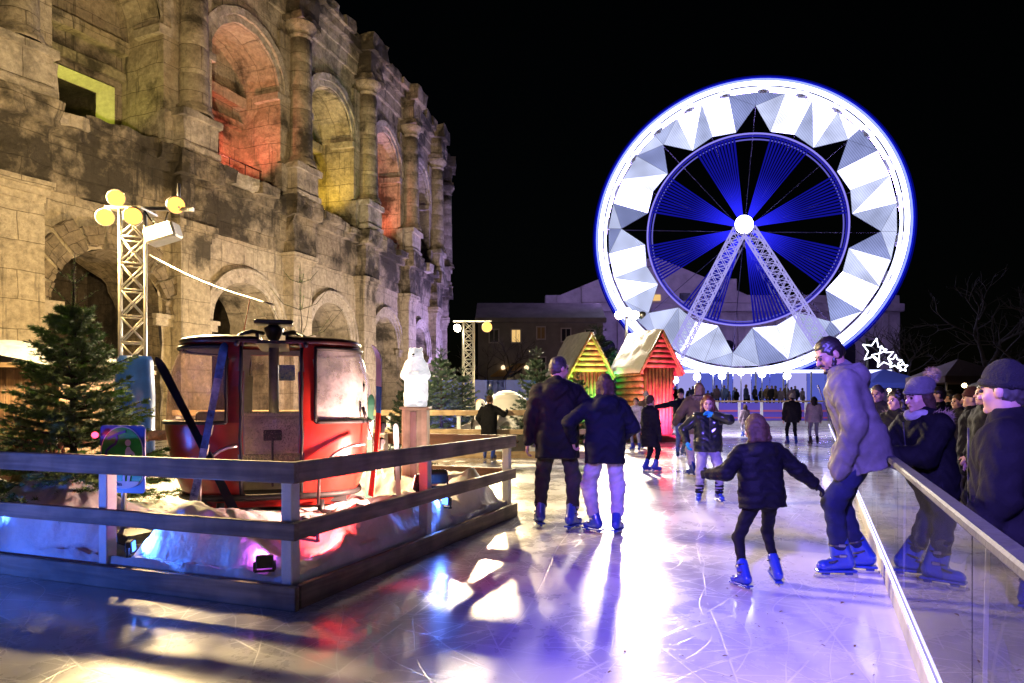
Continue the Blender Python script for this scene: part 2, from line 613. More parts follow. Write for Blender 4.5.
def ice_mat():
    m = bpy.data.materials.new('ice'); m.use_nodes = True
    nt = m.node_tree; N = nt.nodes.new; L = nt.links.new
    b = nt.nodes['Principled BSDF']
    tc = N('ShaderNodeTexCoord')

    def nz(s, det=5, ro=.6, sc_=(1, 1, 1), rot=0, dist=0):
        mp = N('ShaderNodeMapping'); mp.inputs['Scale'].default_value = sc_; mp.inputs['Rotation'].default_value = (0, 0, rot)
        L(tc.outputs['Object'], mp.inputs['Vector'])
        n = N('ShaderNodeTexNoise'); n.inputs['Scale'].default_value = s; n.inputs['Detail'].default_value = det
        n.inputs['Roughness'].default_value = ro; n.inputs['Distortion'].default_value = dist
        L(mp.outputs[0], n.inputs['Vector']); return n

    def math_(op, a, bb=None, c=None):
        x = N('ShaderNodeMath'); x.operation = op
        for i, q in enumerate((a, bb, c)):
            if q is None: continue
            if isinstance(q, (int, float)): x.inputs[i].default_value = q
            else: L(q, x.inputs[i])
        return x.outputs[0]

    def rng(src, a, bq, c, d):
        r = N('ShaderNodeMapRange'); r.clamp = True
        for i, q in zip(('From Min', 'From Max', 'To Min', 'To Max'), (a, bq, c, d)): r.inputs[i].default_value = q
        L(src, r.inputs['Value']); return r.outputs[0]
    # skate cuts: iso-lines of smooth noise fields, long and curved
    cuts = None
    for i, (lam, rot, ds) in enumerate([(.24, .4, 9.0), (.2, 1.5, 8.0), (.28, 2.5, 10.0), (.31, .9, 7.0), (.62, .2, 3.0), (.48, 1.0, 4.0), (.55, 1.65, 3.5), (.7, 2.3, 3.0), (.42, 2.8, 4.5), (.8, .6, 5.0), (.5, 1.3, 2.5), (.66, 2.05, 4.0), (.36, 1.85, 6.0)]):
        mp = N('ShaderNodeMapping'); mp.inputs['Rotation'].default_value = (0, 0, rot); mp.inputs['Location'].default_value = (i * 3.7, i * 1.9, 0)
        L(tc.outputs['Object'], mp.inputs['Vector'])
        wv = N('ShaderNodeTexWave'); wv.bands_direction = 'X'; wv.inputs['Scale'].default_value = 1 / lam / 3.183
        wv.inputs['Distortion'].default_value = ds; wv.inputs['Detail'].default_value = .8; wv.inputs['Detail Scale'].default_value = .6
        L(mp.outputs[0], wv.inputs['Vector'])
        c = rng(wv.outputs['Fac'], .9988 if lam > .33 else .9965, .9999, 0, .75 if lam > .33 else .5)
        bk = rng(nz(.9 + .2 * i, 3, .6, (1, 1, 1), i).outputs['Fac'], .42, .56, 0, 1)
        c = math_('MULTIPLY', c, bk)
        cuts = c if cuts is None else math_('MAXIMUM', cuts, c)
    frost = nz(14, 9, .75)
    big = nz(.55, 5, .6)
    slush = rng(nz(1.3, 8, .7, (1, .6, 1), .5).outputs['Fac'], .42, .66, 0, 1)
    r = N('ShaderNodeValToRGB'); e = r.color_ramp.elements
    e[0].position, e[1].position = .36, .62
    e[0].color, e[1].color = (.50, .49, .50, 1), (.80, .80, .82, 1)
    L(big.outputs['Fac'], r.inputs['Fac'])
    mx = N('ShaderNodeMix'); mx.data_type = 'RGBA'; mx.blend_type = 'MIX'
    L(math_('MULTIPLY', math_('ADD', cuts, math_('MULTIPLY', slush, .35)), .6), mx.inputs[0])
    L(r.outputs['Color'], mx.inputs[6]); mx.inputs[7].default_value = (.86, .87, .9, 1)
    L(mx.outputs[2], b.inputs['Base Color'])
    b.inputs['Coat Weight'].default_value = .55; b.inputs['Coat Roughness'].default_value = .07; b.inputs['Coat IOR'].default_value = 1.35
    ro = math_('ADD', rng(big.outputs['Fac'], .35, .65, .12, .25), math_('MULTIPLY', slush, .22))
    ro = math_('ADD', ro, math_('MULTIPLY', cuts, .25))
    L(ro, b.inputs['Roughness'])
    b.inputs['Specular IOR Level'].default_value = .5
    b.inputs['IOR'].default_value = 1.4
    h = math_('ADD', math_('MULTIPLY', cuts, -.5), math_('ADD', math_('MULTIPLY', frost.outputs['Fac'], .35), math_('MULTIPLY', slush, .4)))
    h = math_('ADD', h, math_('MULTIPLY', nz(3.2, 3, .5).outputs['Fac'], .9))
    bp = N('ShaderNodeBump'); bp.inputs['Strength'].default_value = .22; bp.inputs['Distance'].default_value = .010
    L(h, bp.inputs['Height']); L(bp.outputs['Normal'], b.inputs['Normal'])
    return m


def BX(y): return .464 + .44 * y           # foot of the glass barrier
g = MB()
g.add([(-13, -4, 0), (BX(-4) + .02, -4, 0), (BX(40), 40, 0), (-13, 40, 0)], [(0, 1, 2, 3)])
tag(g.build('ice_rink', ice_mat()), kind='structure')

# ================================================================== amphitheatre
H0, KC, AX0, AY0, BAY = .5015, -.012157, -15.465, 21.601, 6.25


_tab = [(AX0 - 40 * math.sin(H0 + .2), AY0 - 40 * math.cos(H0 + .2), H0 + .5)]
_tab = {}
_x, _y, _t = AX0, AY0, H0
for _k in range(0, 900):                       # plan of the oval, tighter towards its far end
    _tab[_k] = (_x, _y, _t); _x += .1 * math.sin(_t); _y += .1 * math.cos(_t); _t += .1 * (KC if _k < 300 else KC * 2.4)
_x, _y, _t = AX0, AY0, H0
for _k in range(-1, -250, -1):
    _x -= .1 * math.sin(_t); _y -= .1 * math.cos(_t); _t -= .1 * KC; _tab[_k] = (_x, _y, _t)


def AP(s, d, z):
    k = int(math.floor(s * 10)); r_ = s * 10 - k
    x, y, th = _tab[k]
    x += r_ * .1 * math.sin(th); y += r_ * .1 * math.cos(th); th += r_ * (_tab[k + 1][2] - th)
    return V((x + math.cos(th) * d, y - math.sin(th) * d, z))


class AM(MB):
    """mesh in wall coordinates: s along the wall, d outwards, z up; weathered by noise"""
    def __init__(s, amp=.035, fr=1.1):
        super().__init__(); s.p = []; s.amp = amp; s.fr = fr

    def grid(s, P, nu, nv, uvf=None, smooth=False):
        b = len(s.p)
        for i in range(nu + 1):
            for j in range(nv + 1):
                q = P(i / nu, j / nv)
                s.p.append((*q, *((uvf(i / nu, j / nv)) if uvf else (q[0], q[2]))))
        for i in range(nu):
            for j in range(nv):
                a = b + i * (nv + 1) + j
                s.f.append((a, a + nv + 1, a + nv + 2, a + 1)); s.sm.append(smooth)

    def cbox(s, s0, s1, d0, d1, z0, z1, st=.45, faces='fulreb', lip=0):
        ns, nd, nz_ = (max(1, min(40, int(round((b - a) / st)))) for a, b in ((s0, s1), (d0, d1), (z0, z1)))
        L = lambda a, b, t: a + (b - a) * t
        if 'f' in faces: s.grid(lambda u, v: (L(s0, s1, u), d1, L(z0, z1, v)), ns, nz_)
        if 'u' in faces: s.grid(lambda u, v: (L(s0, s1, u), L(d1, d0, v), z1), ns, nd, lambda u, v: (L(s0, s1, u), z1 + L(d1, d0, v)))
        if 'b' in faces: s.grid(lambda u, v: (L(s0, s1, u), L(d0, d1, v), z0), ns, nd, lambda u, v: (L(s0, s1, u), z0 + L(d0, d1, v)))
        if 'l' in faces: s.grid(lambda u, v: (s0, L(d0, d1, u), L(z0, z1, v)), nd, nz_, lambda u, v: (s0 + L(d0, d1, u), L(z0, z1, v)))
        if 'r' in faces: s.grid(lambda u, v: (s1, L(d1, d0, u), L(z0, z1, v)), nd, nz_, lambda u, v: (s1 + L(d1, d0, u), L(z0, z1, v)))

    def col(s, sc_, d, prof, n=16, half=False):
        m = len(prof)
        b = len(s.p)
        for r, z in prof:
            for k in range(n + 1):
                a = 2 * math.pi * k / n
                s.p.append((sc_ + r * math.cos(a), d + r * math.sin(a), z, r * a, z))
        for i in range(m - 1):
            for k in range(n):
                a = b + i * (n + 1) + k
                s.f.append((a + 1, a, a + n + 1, a + n + 2)); s.sm.append(True)

    def build(s, name, m, parent):
        uv = []
        s.v = []
        for q in s.p:
            p = AP(q[0], q[1], q[2])
            if s.amp:
                nv = noise.noise_vector(p * s.fr) * s.amp + noise.noise_vector(p * s.fr * 3.1) * s.amp * .45
                p = p + nv
            s.v.append(p); uv.append((q[3], q[4]))
        return MB.build(s, name, m, parent, uv=uv)


arena = thing('amphitheatre', 'tall two storey stone Roman amphitheatre with rows of arches, floodlit from below', 'amphitheatre', AP(0, 0, 0))
Z1, Z2, Z3 = 10.9, 19.2, 21.4             # first cornice, second architrave, top
NB0, NB1 = -2, 10


def wall_bay(a, zb, zt, hw, zs, amp, m, name):
    s0, s1, c = a, a + BAY, a + BAY / 2
    r = hw
    n1 = 4
    for x0, x1 in ((s0, c - hw), (c + hw, s1)):
        a_ = AM.grid
        m_.grid(lambda u, v: (x0 + (x1 - x0) * u, 0, zb + (zs - zb) * v), n1, max(4, int((zs - zb) / .5)))
        m_.grid(lambda u, v: (x0 + (x1 - x0) * u, 0, zs + (zt - zs) * v), n1, 9)
    na = 20
    m_.grid(lambda u, v: (c - r * math.cos(math.pi * u), 0, (zs + r * math.sin(math.pi * u)) * (1 - v) + zt * v), na, 9)


def reveal(mm, c, hw, zb, zs, d0, d1):
    mm.grid(lambda u, v: (c - hw, d0 + (d1 - d0) * u, zb + (zs - zb) * v), 4, 8, lambda u, v: (c - hw + d0 + (d1 - d0) * u, zb + (zs - zb) * v))
    mm.grid(lambda u, v: (c + hw, d1 + (d0 - d1) * u, zb + (zs - zb) * v), 4, 8, lambda u, v: (c + hw + d1 + (d0 - d1) * u, zb + (zs - zb) * v))
    mm.grid(lambda u, v: (c - hw * math.cos(math.pi * u), d0 + (d1 - d0) * v, zs + hw * math.sin(math.pi * u)), 20, 4, lambda u, v: (hw * math.pi * u, d0 + (d1 - d0) * v))


def archivolt(mm, c, r0, r1, zs, proud, n=22, a0=0, a1=math.pi):
    A = lambda u: a0 + (a1 - a0) * u
    pt = lambda r, u, d: (c - r * math.cos(A(u)), d, zs + r * math.sin(A(u)))
    mm.grid(lambda u, v: pt(r0 + (r1 - r0) * (1 - v), 1 - u, proud), n, 2, lambda u, v: (r0 * A(u), r0 + (r1 - r0) * v))
    mm.grid(lambda u, v: pt(r1, 1 - u, proud * (1 - v)), n, 1, lambda u, v: (r1 * A(u), v))
    mm.grid(lambda u, v: pt(r0, u, proud * (1 - v)), n, 1, lambda u, v: (r0 * A(u), v))


LW, LZS = 1.85, 4.6
UW, UZS = 2.0, 15.4
for i in range(NB0, NB1):
    a = i * BAY
    c = a + BAY / 2
    ruin = i == 0
    # ---- lower storey
    m_ = AM(.05 if not ruin else .09)
    wall_bay(a, -.1, 8.2, LW if not ruin else 2.0, LZS, 0, None, 'x')
    lower = m_.build('lower_wall', M['lime_pale'] if i in (1, 2) else M['lime'], arena)
    m_ = AM(.05 if not ruin else .16, 1.6)
    reveal(m_, c, LW if not ruin else 2.0, -.1, LZS, 0, -2.6)
    m_.build('arch_reveal', M['lime'] if not ruin else M['rubble'], arena)
    m_ = AM(.02)
    if ruin:                                  # rough bare voussoirs
        rr = random.Random(3)
        m_ = AM(.14, 1.9)
        nvs = 11
        for k in range(nvs):
            archivolt(m_, c, 2.02 + rr.uniform(-.05, .1), 2.75 + rr.uniform(-.2, .35), LZS, .10 + rr.uniform(0, .28), 3, math.pi * k / nvs + .02, math.pi * (k + 1) / nvs - .02)
        m_.build('arch_voussoirs', M['rubble'], arena)
    else:
        archivolt(m_, c, LW + .01, LW + .22, LZS, .07)
        archivolt(m_, c, LW + .22, LW + .44, LZS, .13)
        archivolt(m_, c, LW + .44, LW + .58, LZS, .22)
        m_.build('arch_moulding', M['lime_plain'], arena)
    m_ = AM(.02)
    for sg in (-1, 1):
        x = c + sg * (LW + .35)
        m_ = AM(.02)
        m_.cbox(x - .5, x + .5, -.02, .16, LZS - .42, LZS - .16)
        m_.cbox(x - .55, x + .55, -.02, .24, LZS - .16, LZS)
        m_.build('impost', M['lime_plain'], arena)
    # gallery behind the arch
    m_ = AM(.08)
    m_.grid(lambda u, v: (a + BAY * u, -4.6, -.1 + 8.3 * v), 6, 8)
    m_.cbox(a, a + .9, -4.6, -2.6, -.1, 8.2, 1, 'fr'); m_.cbox(a + BAY - .9, a + BAY, -4.6, -2.6, -.1, 8.2, 1, 'fl')
    m_.grid(lambda u, v: (a + BAY * u, -4.6 + 2.0 * v, 7.0), 3, 2)
    m_.build('lower_gallery', M['gallery_shade'], arena)
    # ---- upper storey
    m_ = AM(.06)
    wall_bay(a, Z1, Z2, UW, UZS, 0, None, 'x')
    m_.build('upper_wall', M['lime'], arena)
    m_ = AM(.07, 1.4)
    reveal(m_, c, UW, Z1, UZS, 0, -2.2)
    m_.build('upper_arch_reveal', M['lime'], arena)
    m_ = AM(.06, 1.5)
    archivolt(m_, c, UW + .01, UW + .3, UZS, .10)
    archivolt(m_, c, UW + .3, UW + .62, UZS, .20)
    m_.build('upper_arch_moulding', M['lime_plain'], arena)
    m_ = AM(.03)
    for sg in (-1, 1):
        x = c + sg * (UW + .28)
        m_ = AM(.03)
        m_.cbox(x - .48, x + .48, -1.2, .2, UZS - .32, UZS, .4)
        m_.build('upper_impost', M['lime_plain'], arena)
    # wall at the back of the upper arch: two ledges and a doorway
    m_ = AM(.05, 1.4)
    dw, dh = (.95, 2.0) if i == 0 else (.75, 2.3)
    D0 = -2.2
    zt = UZS + UW + .1
    for x0, x1, z0, z1 in ((c - UW, c - dw, Z1, Z1 + dh), (c + dw, c + UW, Z1, Z1 + dh), (c - UW, c + UW, Z1 + dh, zt)):
        m_.grid(lambda u, v: (x0 + (x1 - x0) * u, D0, z0 + (z1 - z0) * v), 6, 8)
    m_.cbox(c - UW, c + UW, D0, D0 + .25, Z1 + dh + .75, Z1 + dh + 1.1, .4)
    m_.cbox(c - UW, c + UW, D0, D0 + .45, Z1 + dh + 1.75, Z1 + dh + 2.2, .4)
    m_.build('arch_back_wall', M['lime'], arena)
    m_ = AM(.01)
    m_.grid(lambda u, v: (c - dw - .2 + (2 * dw + .4) * u, D0 - 1.8, Z1 - .1 + (dh + .4) * v), 2, 2)
    for sg in (-1, 1):
        m_.grid(lambda u, v: (c + sg * dw, D0 - 1.8 * (u if sg < 0 else 1 - u), Z1 + dh * v), 2, 2)
    m_.grid(lambda u, v: (c - dw + 2 * dw * u, D0 - 1.8 * v, Z1 + dh), 2, 2)
    m_.build('doorway', M['gallery_shade'], arena)
    if i == 0:                                 # splayed frame of the lit window
        m_ = AM(.008)
        e = .42
        L = lambda p, q, t: tuple(p[k] + (q[k] - p[k]) * t for k in range(3))
        for A0, B0, A1, B1 in (((c - dw - e, D0 + .5, Z1), (c - dw, D0 + .03, Z1), (c - dw - e, D0 + .5, Z1 + dh + .25), (c - dw, D0 + .03, Z1 + dh)),
                               ((c + dw, D0 + .03, Z1), (c + dw + e, D0 + .5, Z1), (c + dw, D0 + .03, Z1 + dh), (c + dw + e, D0 + .5, Z1 + dh + .25)),
                               ((c - dw, D0 + .03, Z1 + dh), (c + dw, D0 + .03, Z1 + dh), (c - dw - e, D0 + .5, Z1 + dh + .25), (c + dw + e, D0 + .5, Z1 + dh + .25))):
            m_.grid(lambda u, v: L(L(A0, B0, u), L(A1, B1, u), v), 4, 6)
        m_.build('window_frame', mat('yellow_green_jamb', (.55, .55, .30), .7, var=.2, bump=.2), arena)  # jambs coloured a yellowish green
    # railing across the upper arch
    if i == 1:
        rb = MB()
        for z in (.55, 1.05):
            rb.tube([AP(c - UW + .02, -.9, Z1 + z), AP(c + UW - .02, -.9, Z1 + z)], .03, 6)
        for k in range(5):
            s_ = c - UW + .1 + k * (2 * UW - .2) / 4
            rb.tube([AP(s_, -.9, Z1), AP(s_, -.9, Z1 + 1.05)], .025, 6)
        rb.build('railing', M['black'], arena)
    # ---- entablatures
    rr = random.Random(50 + i)
    m_ = AM(.06, 1.3)
    m_.cbox(a, a + BAY, -.1, .12, 8.2, 8.75, .5, 'fub'); m_.cbox(a, a + BAY, -.1, .20, 8.75, 9.9, .5, 'fub')
    m_.build('frieze', M['lime_dark'], arena)
    m_ = AM(.10, 1.7)
    m_.cbox(a, a + BAY, -.1, .42, 9.9, 10.25, .35, 'fub')
    s_ = a
    mp_ = AM(.10, 1.9)
    while s_ < a + BAY - .05:                  # broken cornice, block by block
        wd = min(rr.uniform(.7, 1.4), a + BAY - s_)
        if rr.random() > .72 and not mp_.p: mp_.cbox(s_, s_ + wd, -.1, .62 + rr.uniform(-.1, .3), 10.27, 10.27 + rr.uniform(.30, .66), .2)
        else: m_.cbox(s_, s_ + wd, -.1, .55 + rr.uniform(-.16, .36), 10.27, 10.27 + rr.uniform(.30, .66), .2)
        s_ += wd
    if mp_.p: mp_.build('repaired_cornice', M['lime_plain'], arena)
    m_.build('cornice', M['lime_dark'], arena)
    m_ = AM(.05, 1.3)
    m_.cbox(a, a + BAY, -.1, .15, Z2, Z2 + .7, .5, 'fub'); m_.cbox(a, a + BAY, -.1, .22, Z2 + .7, Z2 + 1.2, .5, 'fub')
    m_.build('upper_frieze', M['lime'], arena)
    m_ = AM(.10, 1.6)
    m_.cbox(a, a + BAY, -.2, .5, Z2 + 1.2, Z2 + 1.6, .35)
    s_ = a
    while s_ < a + BAY - .05:
        wd = min(rr.uniform(.8, 1.5), a + BAY - s_)
        if rr.random() < .88:
            m_.cbox(s_, s_ + wd, -.3, .62 + rr.uniform(-.12, .2), Z2 + 1.62, Z2 + 1.62 + rr.uniform(.3, .62), .3)
        s_ += wd
    m_.build('parapet', M['lime_dark'], arena)
for i in range(NB0, NB1 + 1):                  # the orders between the bays
    s_ = i * BAY
    m_ = AM(.025)
    m_.cbox(s_ - .68, s_ + .68, -.05, .55, .55, 7.55, .6, 'flr')
    m_.cbox(s_ - .82, s_ + .82, -.05, .70, -.1, .55, .5, 'flru')
    for k, e in enumerate((.04, .12, .22)):
        m_.cbox(s_ - .68 - e, s_ + .68 + e, -.05, .55 + e, 7.55 + .22 * k, 7.55 + .22 * (k + 1) - .003, .5)
    m_.build('pilaster', M['lime'] if i % 2 else M['lime_pale'], arena)
    m_ = AM(.12, 1.5)                          # entablature breaking forward, badly eroded
    m_.cbox(s_ - .8, s_ + .8, -.05, .68, 8.22, 9.9, .35)
    m_.cbox(s_ - 1.0, s_ + 1.0, -.05, 1.0, 9.9, 10.75, .3)
    m_.build('entablature_block', M['lime_dark'], arena)
    m_ = AM(.05, 1.6)
    m_.cbox(s_ - .80, s_ + .80, -.05, .84, 10.8, 12.05, .3, 'flru')
    m_.cbox(s_ - .92, s_ + .92, -.05, .98, 12.05, 12.32, .3)
    m_.cbox(s_ - .88, s_ + .88, -.05, .92, 10.8, 11.05, .3, 'flru')
    for sg_ in (-1, 1): m_.cbox(s_ + sg_ * 1.02 - .2, s_ + sg_ * 1.02 + .2, -.05, .34, 10.9, 12.2, .3, 'flru')
    m_.build('pedestal', M['lime_plain'], arena)
    m_ = AM(.018)
    m_.cbox(s_ - 1.12, s_ + 1.12, -.05, .16, 12.32, Z2 - .9, .6, 'flr')
    m_.build('pier_backing', M['lime'], arena)
    m_ = AM(.02)
    pr = [(.72, 12.32), (.72, 12.46), (.64, 12.52), (.66, 12.62), (.56, 12.7)]
    z = 12.75
    while z < 18.2:
        pr += [(.545 - .012 * (z - 12.7), z), (.545 - .012 * (z - 12.7), min(18.2, z + 1.05)), (.53 - .012 * (z - 12.7), min(18.2, z + 1.07))]
        z += 1.1
    pr += [(.47, 18.3), (.56, 18.36), (.50, 18.45), (.6, 18.65), (.72, 18.8), (.72, 18.95)]
    m_.col(s_, .42, pr)
    m_.build('column', M['lime'], arena)
    m_ = AM(.13, 1.4)
    m_.cbox(s_ - .78, s_ + .78, -.05, 1.05, 18.95, 19.2, .3)
    m_.cbox(s_ - .7, s_ + .7, -.05, .95, 19.2, 20.4, .35)
    m_.cbox(s_ - .92, s_ + .92, -.05, 1.25, 20.4, 21.3, .35)
    m_.build('column_entablature', M['lime_dark'], arena)
# closing wall at the back so the galleries are dark
m_ = AM(0)
m_.grid(lambda u, v: (NB0 * BAY + (NB1 - NB0) * BAY * u, -6, 21.2 * v), 30, 4)
m_.grid(lambda u, v: (NB0 * BAY + (NB1 - NB0) * BAY * u, -6 + 6.2 * v, 21.0), 30, 2)
m_.grid(lambda u, v: (NB0 * BAY + (NB1 - NB0) * BAY * u, -6 + 3.4 * v, Z1 - .06), 30, 2)
m_.build('inner_wall', M['gallery_shade'], arena)
for i in range(NB0, NB1):
    c = (i + .5) * BAY
    m_ = AM(.02)
    m_.grid(lambda u, v: (c - UW - .2 + (2 * UW + .4) * u, -2.4 + 2.38 * v, Z1 + .0), 6, 4)
    m_.build('arch_floor', M['lime_dark'], arena)
# coloured floodlights assumed to stand in the upper arches
flood_m = mat('flood_housing', (.02, .02, .02), .5)


def flood(loc, target, power, colr, label, angle=80, size=.12, sz=.28):
    """small LED floodlight: housing, yoke and lit glass, with its lamp just in front"""
    loc, target = V(loc), V(target)
    d = (target - loc).normalized()
    t = thing('floodlight', label, 'floodlight', loc, 0, 'LED floodlights')
    x = d.cross(V((0, 0, 1))); x = x.normalized() if x.length > .05 else V((1, 0, 0))
    u = x.cross(d).normalized()
    rot = Matrix((x, d, u)).transposed()
    b = MB(); b.bbox(loc - d * sz * .22, (sz, sz * .4, sz * .75), .02 * sz / .28, rot); b.build('housing', flood_m, t)
    gl = MB(); gl.box(loc - d * sz * .01, (sz * .84, .012, sz * .6), rot)
    gl.build('lit_glass', glow('flood_glass', colr, 6), t)
    y = MB()
    for s_ in (-1, 1): y.bar(loc + x * s_ * sz * .54 - d * sz * .2, loc + x * s_ * sz * .54 - d * sz * .2 - V((0, 0, sz * .55)), .015, .03)
    y.bar(loc - x * sz * .57 - d * sz * .2 - V((0, 0, sz * .55)), loc + x * sz * .57 - d * sz * .2 - V((0, 0, sz * .55)), .03, .015)
    y.build('yoke', flood_m, t)
    lamp('flood_beam', 'SPOT', loc + d * .06, power, colr, target, size, angle, .6)
    return t


RED, YEL, VIO = (1, .20, .12), (1, .78, .12), (.42, .32, 1)


def arch_light(i, colr, power, label, dz=.35, ds=0.0):
    c = (i + .5) * BAY + ds
    flood(AP(c, -.55, Z1 + dz), AP(c + .6, -2.0, Z1 + 4.2), power, colr, label, 150, .15)


arch_light(1, RED, P_ARCH * 1.5, 'assumed red floodlight glowing inside the tall upper arch with a railing')
arch_light(2, (1, .70, .10), P_ARCH * 1.3, 'assumed amber floodlight in the upper arch next to the red lit railed arch')
arch_light(3, (1, .24, .14), P_ARCH * 1.5, 'assumed red floodlight in the upper arch beyond the amber one')
arch_light(0, (.95, .95, .12), P_ARCH * .22, 'assumed yellow green floodlight under the splayed window of the amphitheatre', .3, -.2)
# unseen floodlights added on the ground before the amphitheatre to light its wall
for s_, tz, colr, pw_, lab in ((2.5, 9, (1, .68, .24), 1.0, 'assumed warm floodlight on the ground before the ruined arch of the amphitheatre'),
                               (9.5, 8, (1, .82, .62), 1.7, 'assumed pale floodlight on the ground before the moulded arch beside the ruined one'),
                               (18, 9, (1, .80, .70), 1.6, 'assumed pale floodlight on the ground before the third and fourth arches'),
                               (30, 18, (.46, .36, 1), 5, 'added violet floodlight on the ground before the far end of the amphitheatre')):
    flood(AP(s_, 7.5, .2), AP(s_ + .5, 0, tz), P_FACADE * pw_, colr, lab, 120, .15)

# ================================================================== the fenced snow island
FA = V((-1.38, 4.40, 0)); D1 = V((-.9343, .3566, 0)); D2 = V((.3566, .9343, 0))
LU, LV = 5.0, 3.95


def IP(u, v, z=0.0): return FA + D1 * u + D2 * v + V((0, 0, z))


def plank_run(name, m, parent, p0, p1, h, th, z):
    b = MB(); b.bar(V(p0) + V((0, 0, z)), V(p1) + V((0, 0, z)), th, h, bev=.006)
    return b.build(name, m, parent)


fe = thing('wooden_fence', 'low wooden fence with white posts around the red cabin and its snow', 'fence', FA, math.atan2(D1.y, D1.x))
o_ = .045
for nm, z, h in (('top_rail', .862, .135), ('middle_rail', .49, .11), ('base_beam', .075, .15)):
    e = .0 if nm != 'base_beam' else .02
    plank_run(nm, M['rail_wood'], fe, IP(-.035 - e, -e), IP(LU, -e), h, .045, z)
    plank_run(nm, M['rail_wood_y'], fe, IP(-e, .03), IP(-e, LV), h, .045, z)
    plank_run(nm, M['brown_wood'], fe, IP(.03, LV), IP(LU, LV), h, .045, z)
    plank_run(nm, M['brown_wood'], fe, IP(LU, .03), IP(LU, LV - .03), h, .045, z)
for u, v in ((.07, .07), (1.68, .07), (3.35, .07), (LU - .07, .07), (.07, 1.9), (.07, LV - .07), (1.7, LV - .07), (3.4, LV - .07), (LU - .07, LV - .07), (LU - .07, 2.0)):
    b = MB(); b.bbox(IP(u, v, .46), (.085, .085, .92), .006, Matrix.Rotation(math.atan2(D2.y, D2.x), 3, 'Z'))
    p = b.build('post', M['white_paint'], fe)
    sw = MB()
    for z in (.49, .862):
        for dz in (-.03, .03):
            q = IP(u + (.02 if v < .2 or v > LV - .2 else -.0465), v + (-.0465 if v < .2 else .0), z + dz)
            sw.ball(q, .007, 6)
    sw.build('screw', M['rubber'], p)

# snow heaped inside
b = MB()
nu, nv = 210, 170
for i in range(nu + 1):
    for j in range(nv + 1):
        u, v = LU * i / nu, LV * j / nv
        u_, v_ = .03 + u * (LU - .06) / LU, .03 + v * (LV - .06) / LV
        e = min(u_, v_, LU - u_, LV - v_)
        p = IP(u_, v_)
        n1, n2, n3 = noise.noise(p * .9 + V((3, 1, 2))), noise.noise(p * 2.3), noise.noise(p * 6.5)
        wv = e + .11 * noise.noise(p * 1.7 + V((9, 0, 0)))
        t = max(0, min(1, (wv + .04) / .30)); t = t * t * (3 - 2 * t)
        # drapes where the snow sheet hangs over the blocks at the edge
        z = t * (.34 + .20 * n1 + .15 * n2 + .05 * n3 + .10 * max(0, noise.noise(p * 1.6 + V((4, 4, 0))))) + .05
        z += .03 * (1 - t) * abs(noise.noise(V((p.x * 5, p.y * 5, 0))))
        dg = (V((p.x, p.y, 0)) - V((-2.35, 6.8, 0))).length
        if dg < 1.4: z += (.30 - z) * max(0, 1 - (dg / 1.4) ** 4) * .8
        z += t * sum(h * math.exp(-(((u_ - a) / ru) ** 2 + ((v_ - c) / rv) ** 2)) for a, c, h, ru, rv in
                     ((2.75, .45, .26, .50, .38), (1.62, .30, -.20, .17, .5), (.95, .40, .10, .50, .30), (3.9, .4, .12, .4, .4), (.35, .55, -.22, .42, .42), (.34, 1.15, .12, .3, .35), (.35, 2.55, -.10, .4, .4), (.4, 3.3, .12, .4, .4), (1.2, 1.3, .05, .5, .4)))
        fold = noise.noise(V((u_ * 4.2, v_ * 4.2, 1))) * noise.noise(V((u_ * 1.1, v_ * 1.1, 7)))
        z += .16 * t * fold
        z = max(z, .20 + .05 * n2 + .03 * n3)
        z += t * (.030 * abs(noise.noise(p * 11)) + .05 * max(0, noise.noise(V((p.x * 3.1 + 2 * n2, p.y * 3.1, 4)))) - .02)
        b.v.append(tuple(IP(u_, v_, .006 if i in (0, nu) or j in (0, nv) else max(.012, z))))
for i in range(nu):
    for j in range(nv):
        a = i * (nv + 1) + j
        b.f.append((a, a + nv + 1, a + nv + 2, a + 1)); b.sm.append(True)
SNOW = [v[2] for v in b.v]


def snow_z(u, v): return SNOW[int(round(u / LU * nu)) * (nv + 1) + int(round(v / LV * nv))]


tag(b.build('snow', M['snow']), kind='structure')
# dark rubber blocks / cable boxes lying in the snow
for k, (px, Y, z, s, lab) in enumerate(((330, 5.06, .13, .18, 'dark slab lying at the edge of the red lit snow by the corner post'), (132, 5.25, .30, .19, 'dark wedge in a hollow of the snow behind the green sign'))):
    b = MB(); rt = Matrix.Rotation(.5 + k * .7, 3, 'Z') @ Matrix.Rotation(.45 - .3 * (k % 2), 3, 'X')
    b.bbox((0, 0, 0), (s * 1.25, s, s * .4), .015, rt)
    o = b.build('equipment_box', M['black']); o.location = (gx(px, Y), Y, z)
    tag(o, lab, 'box')

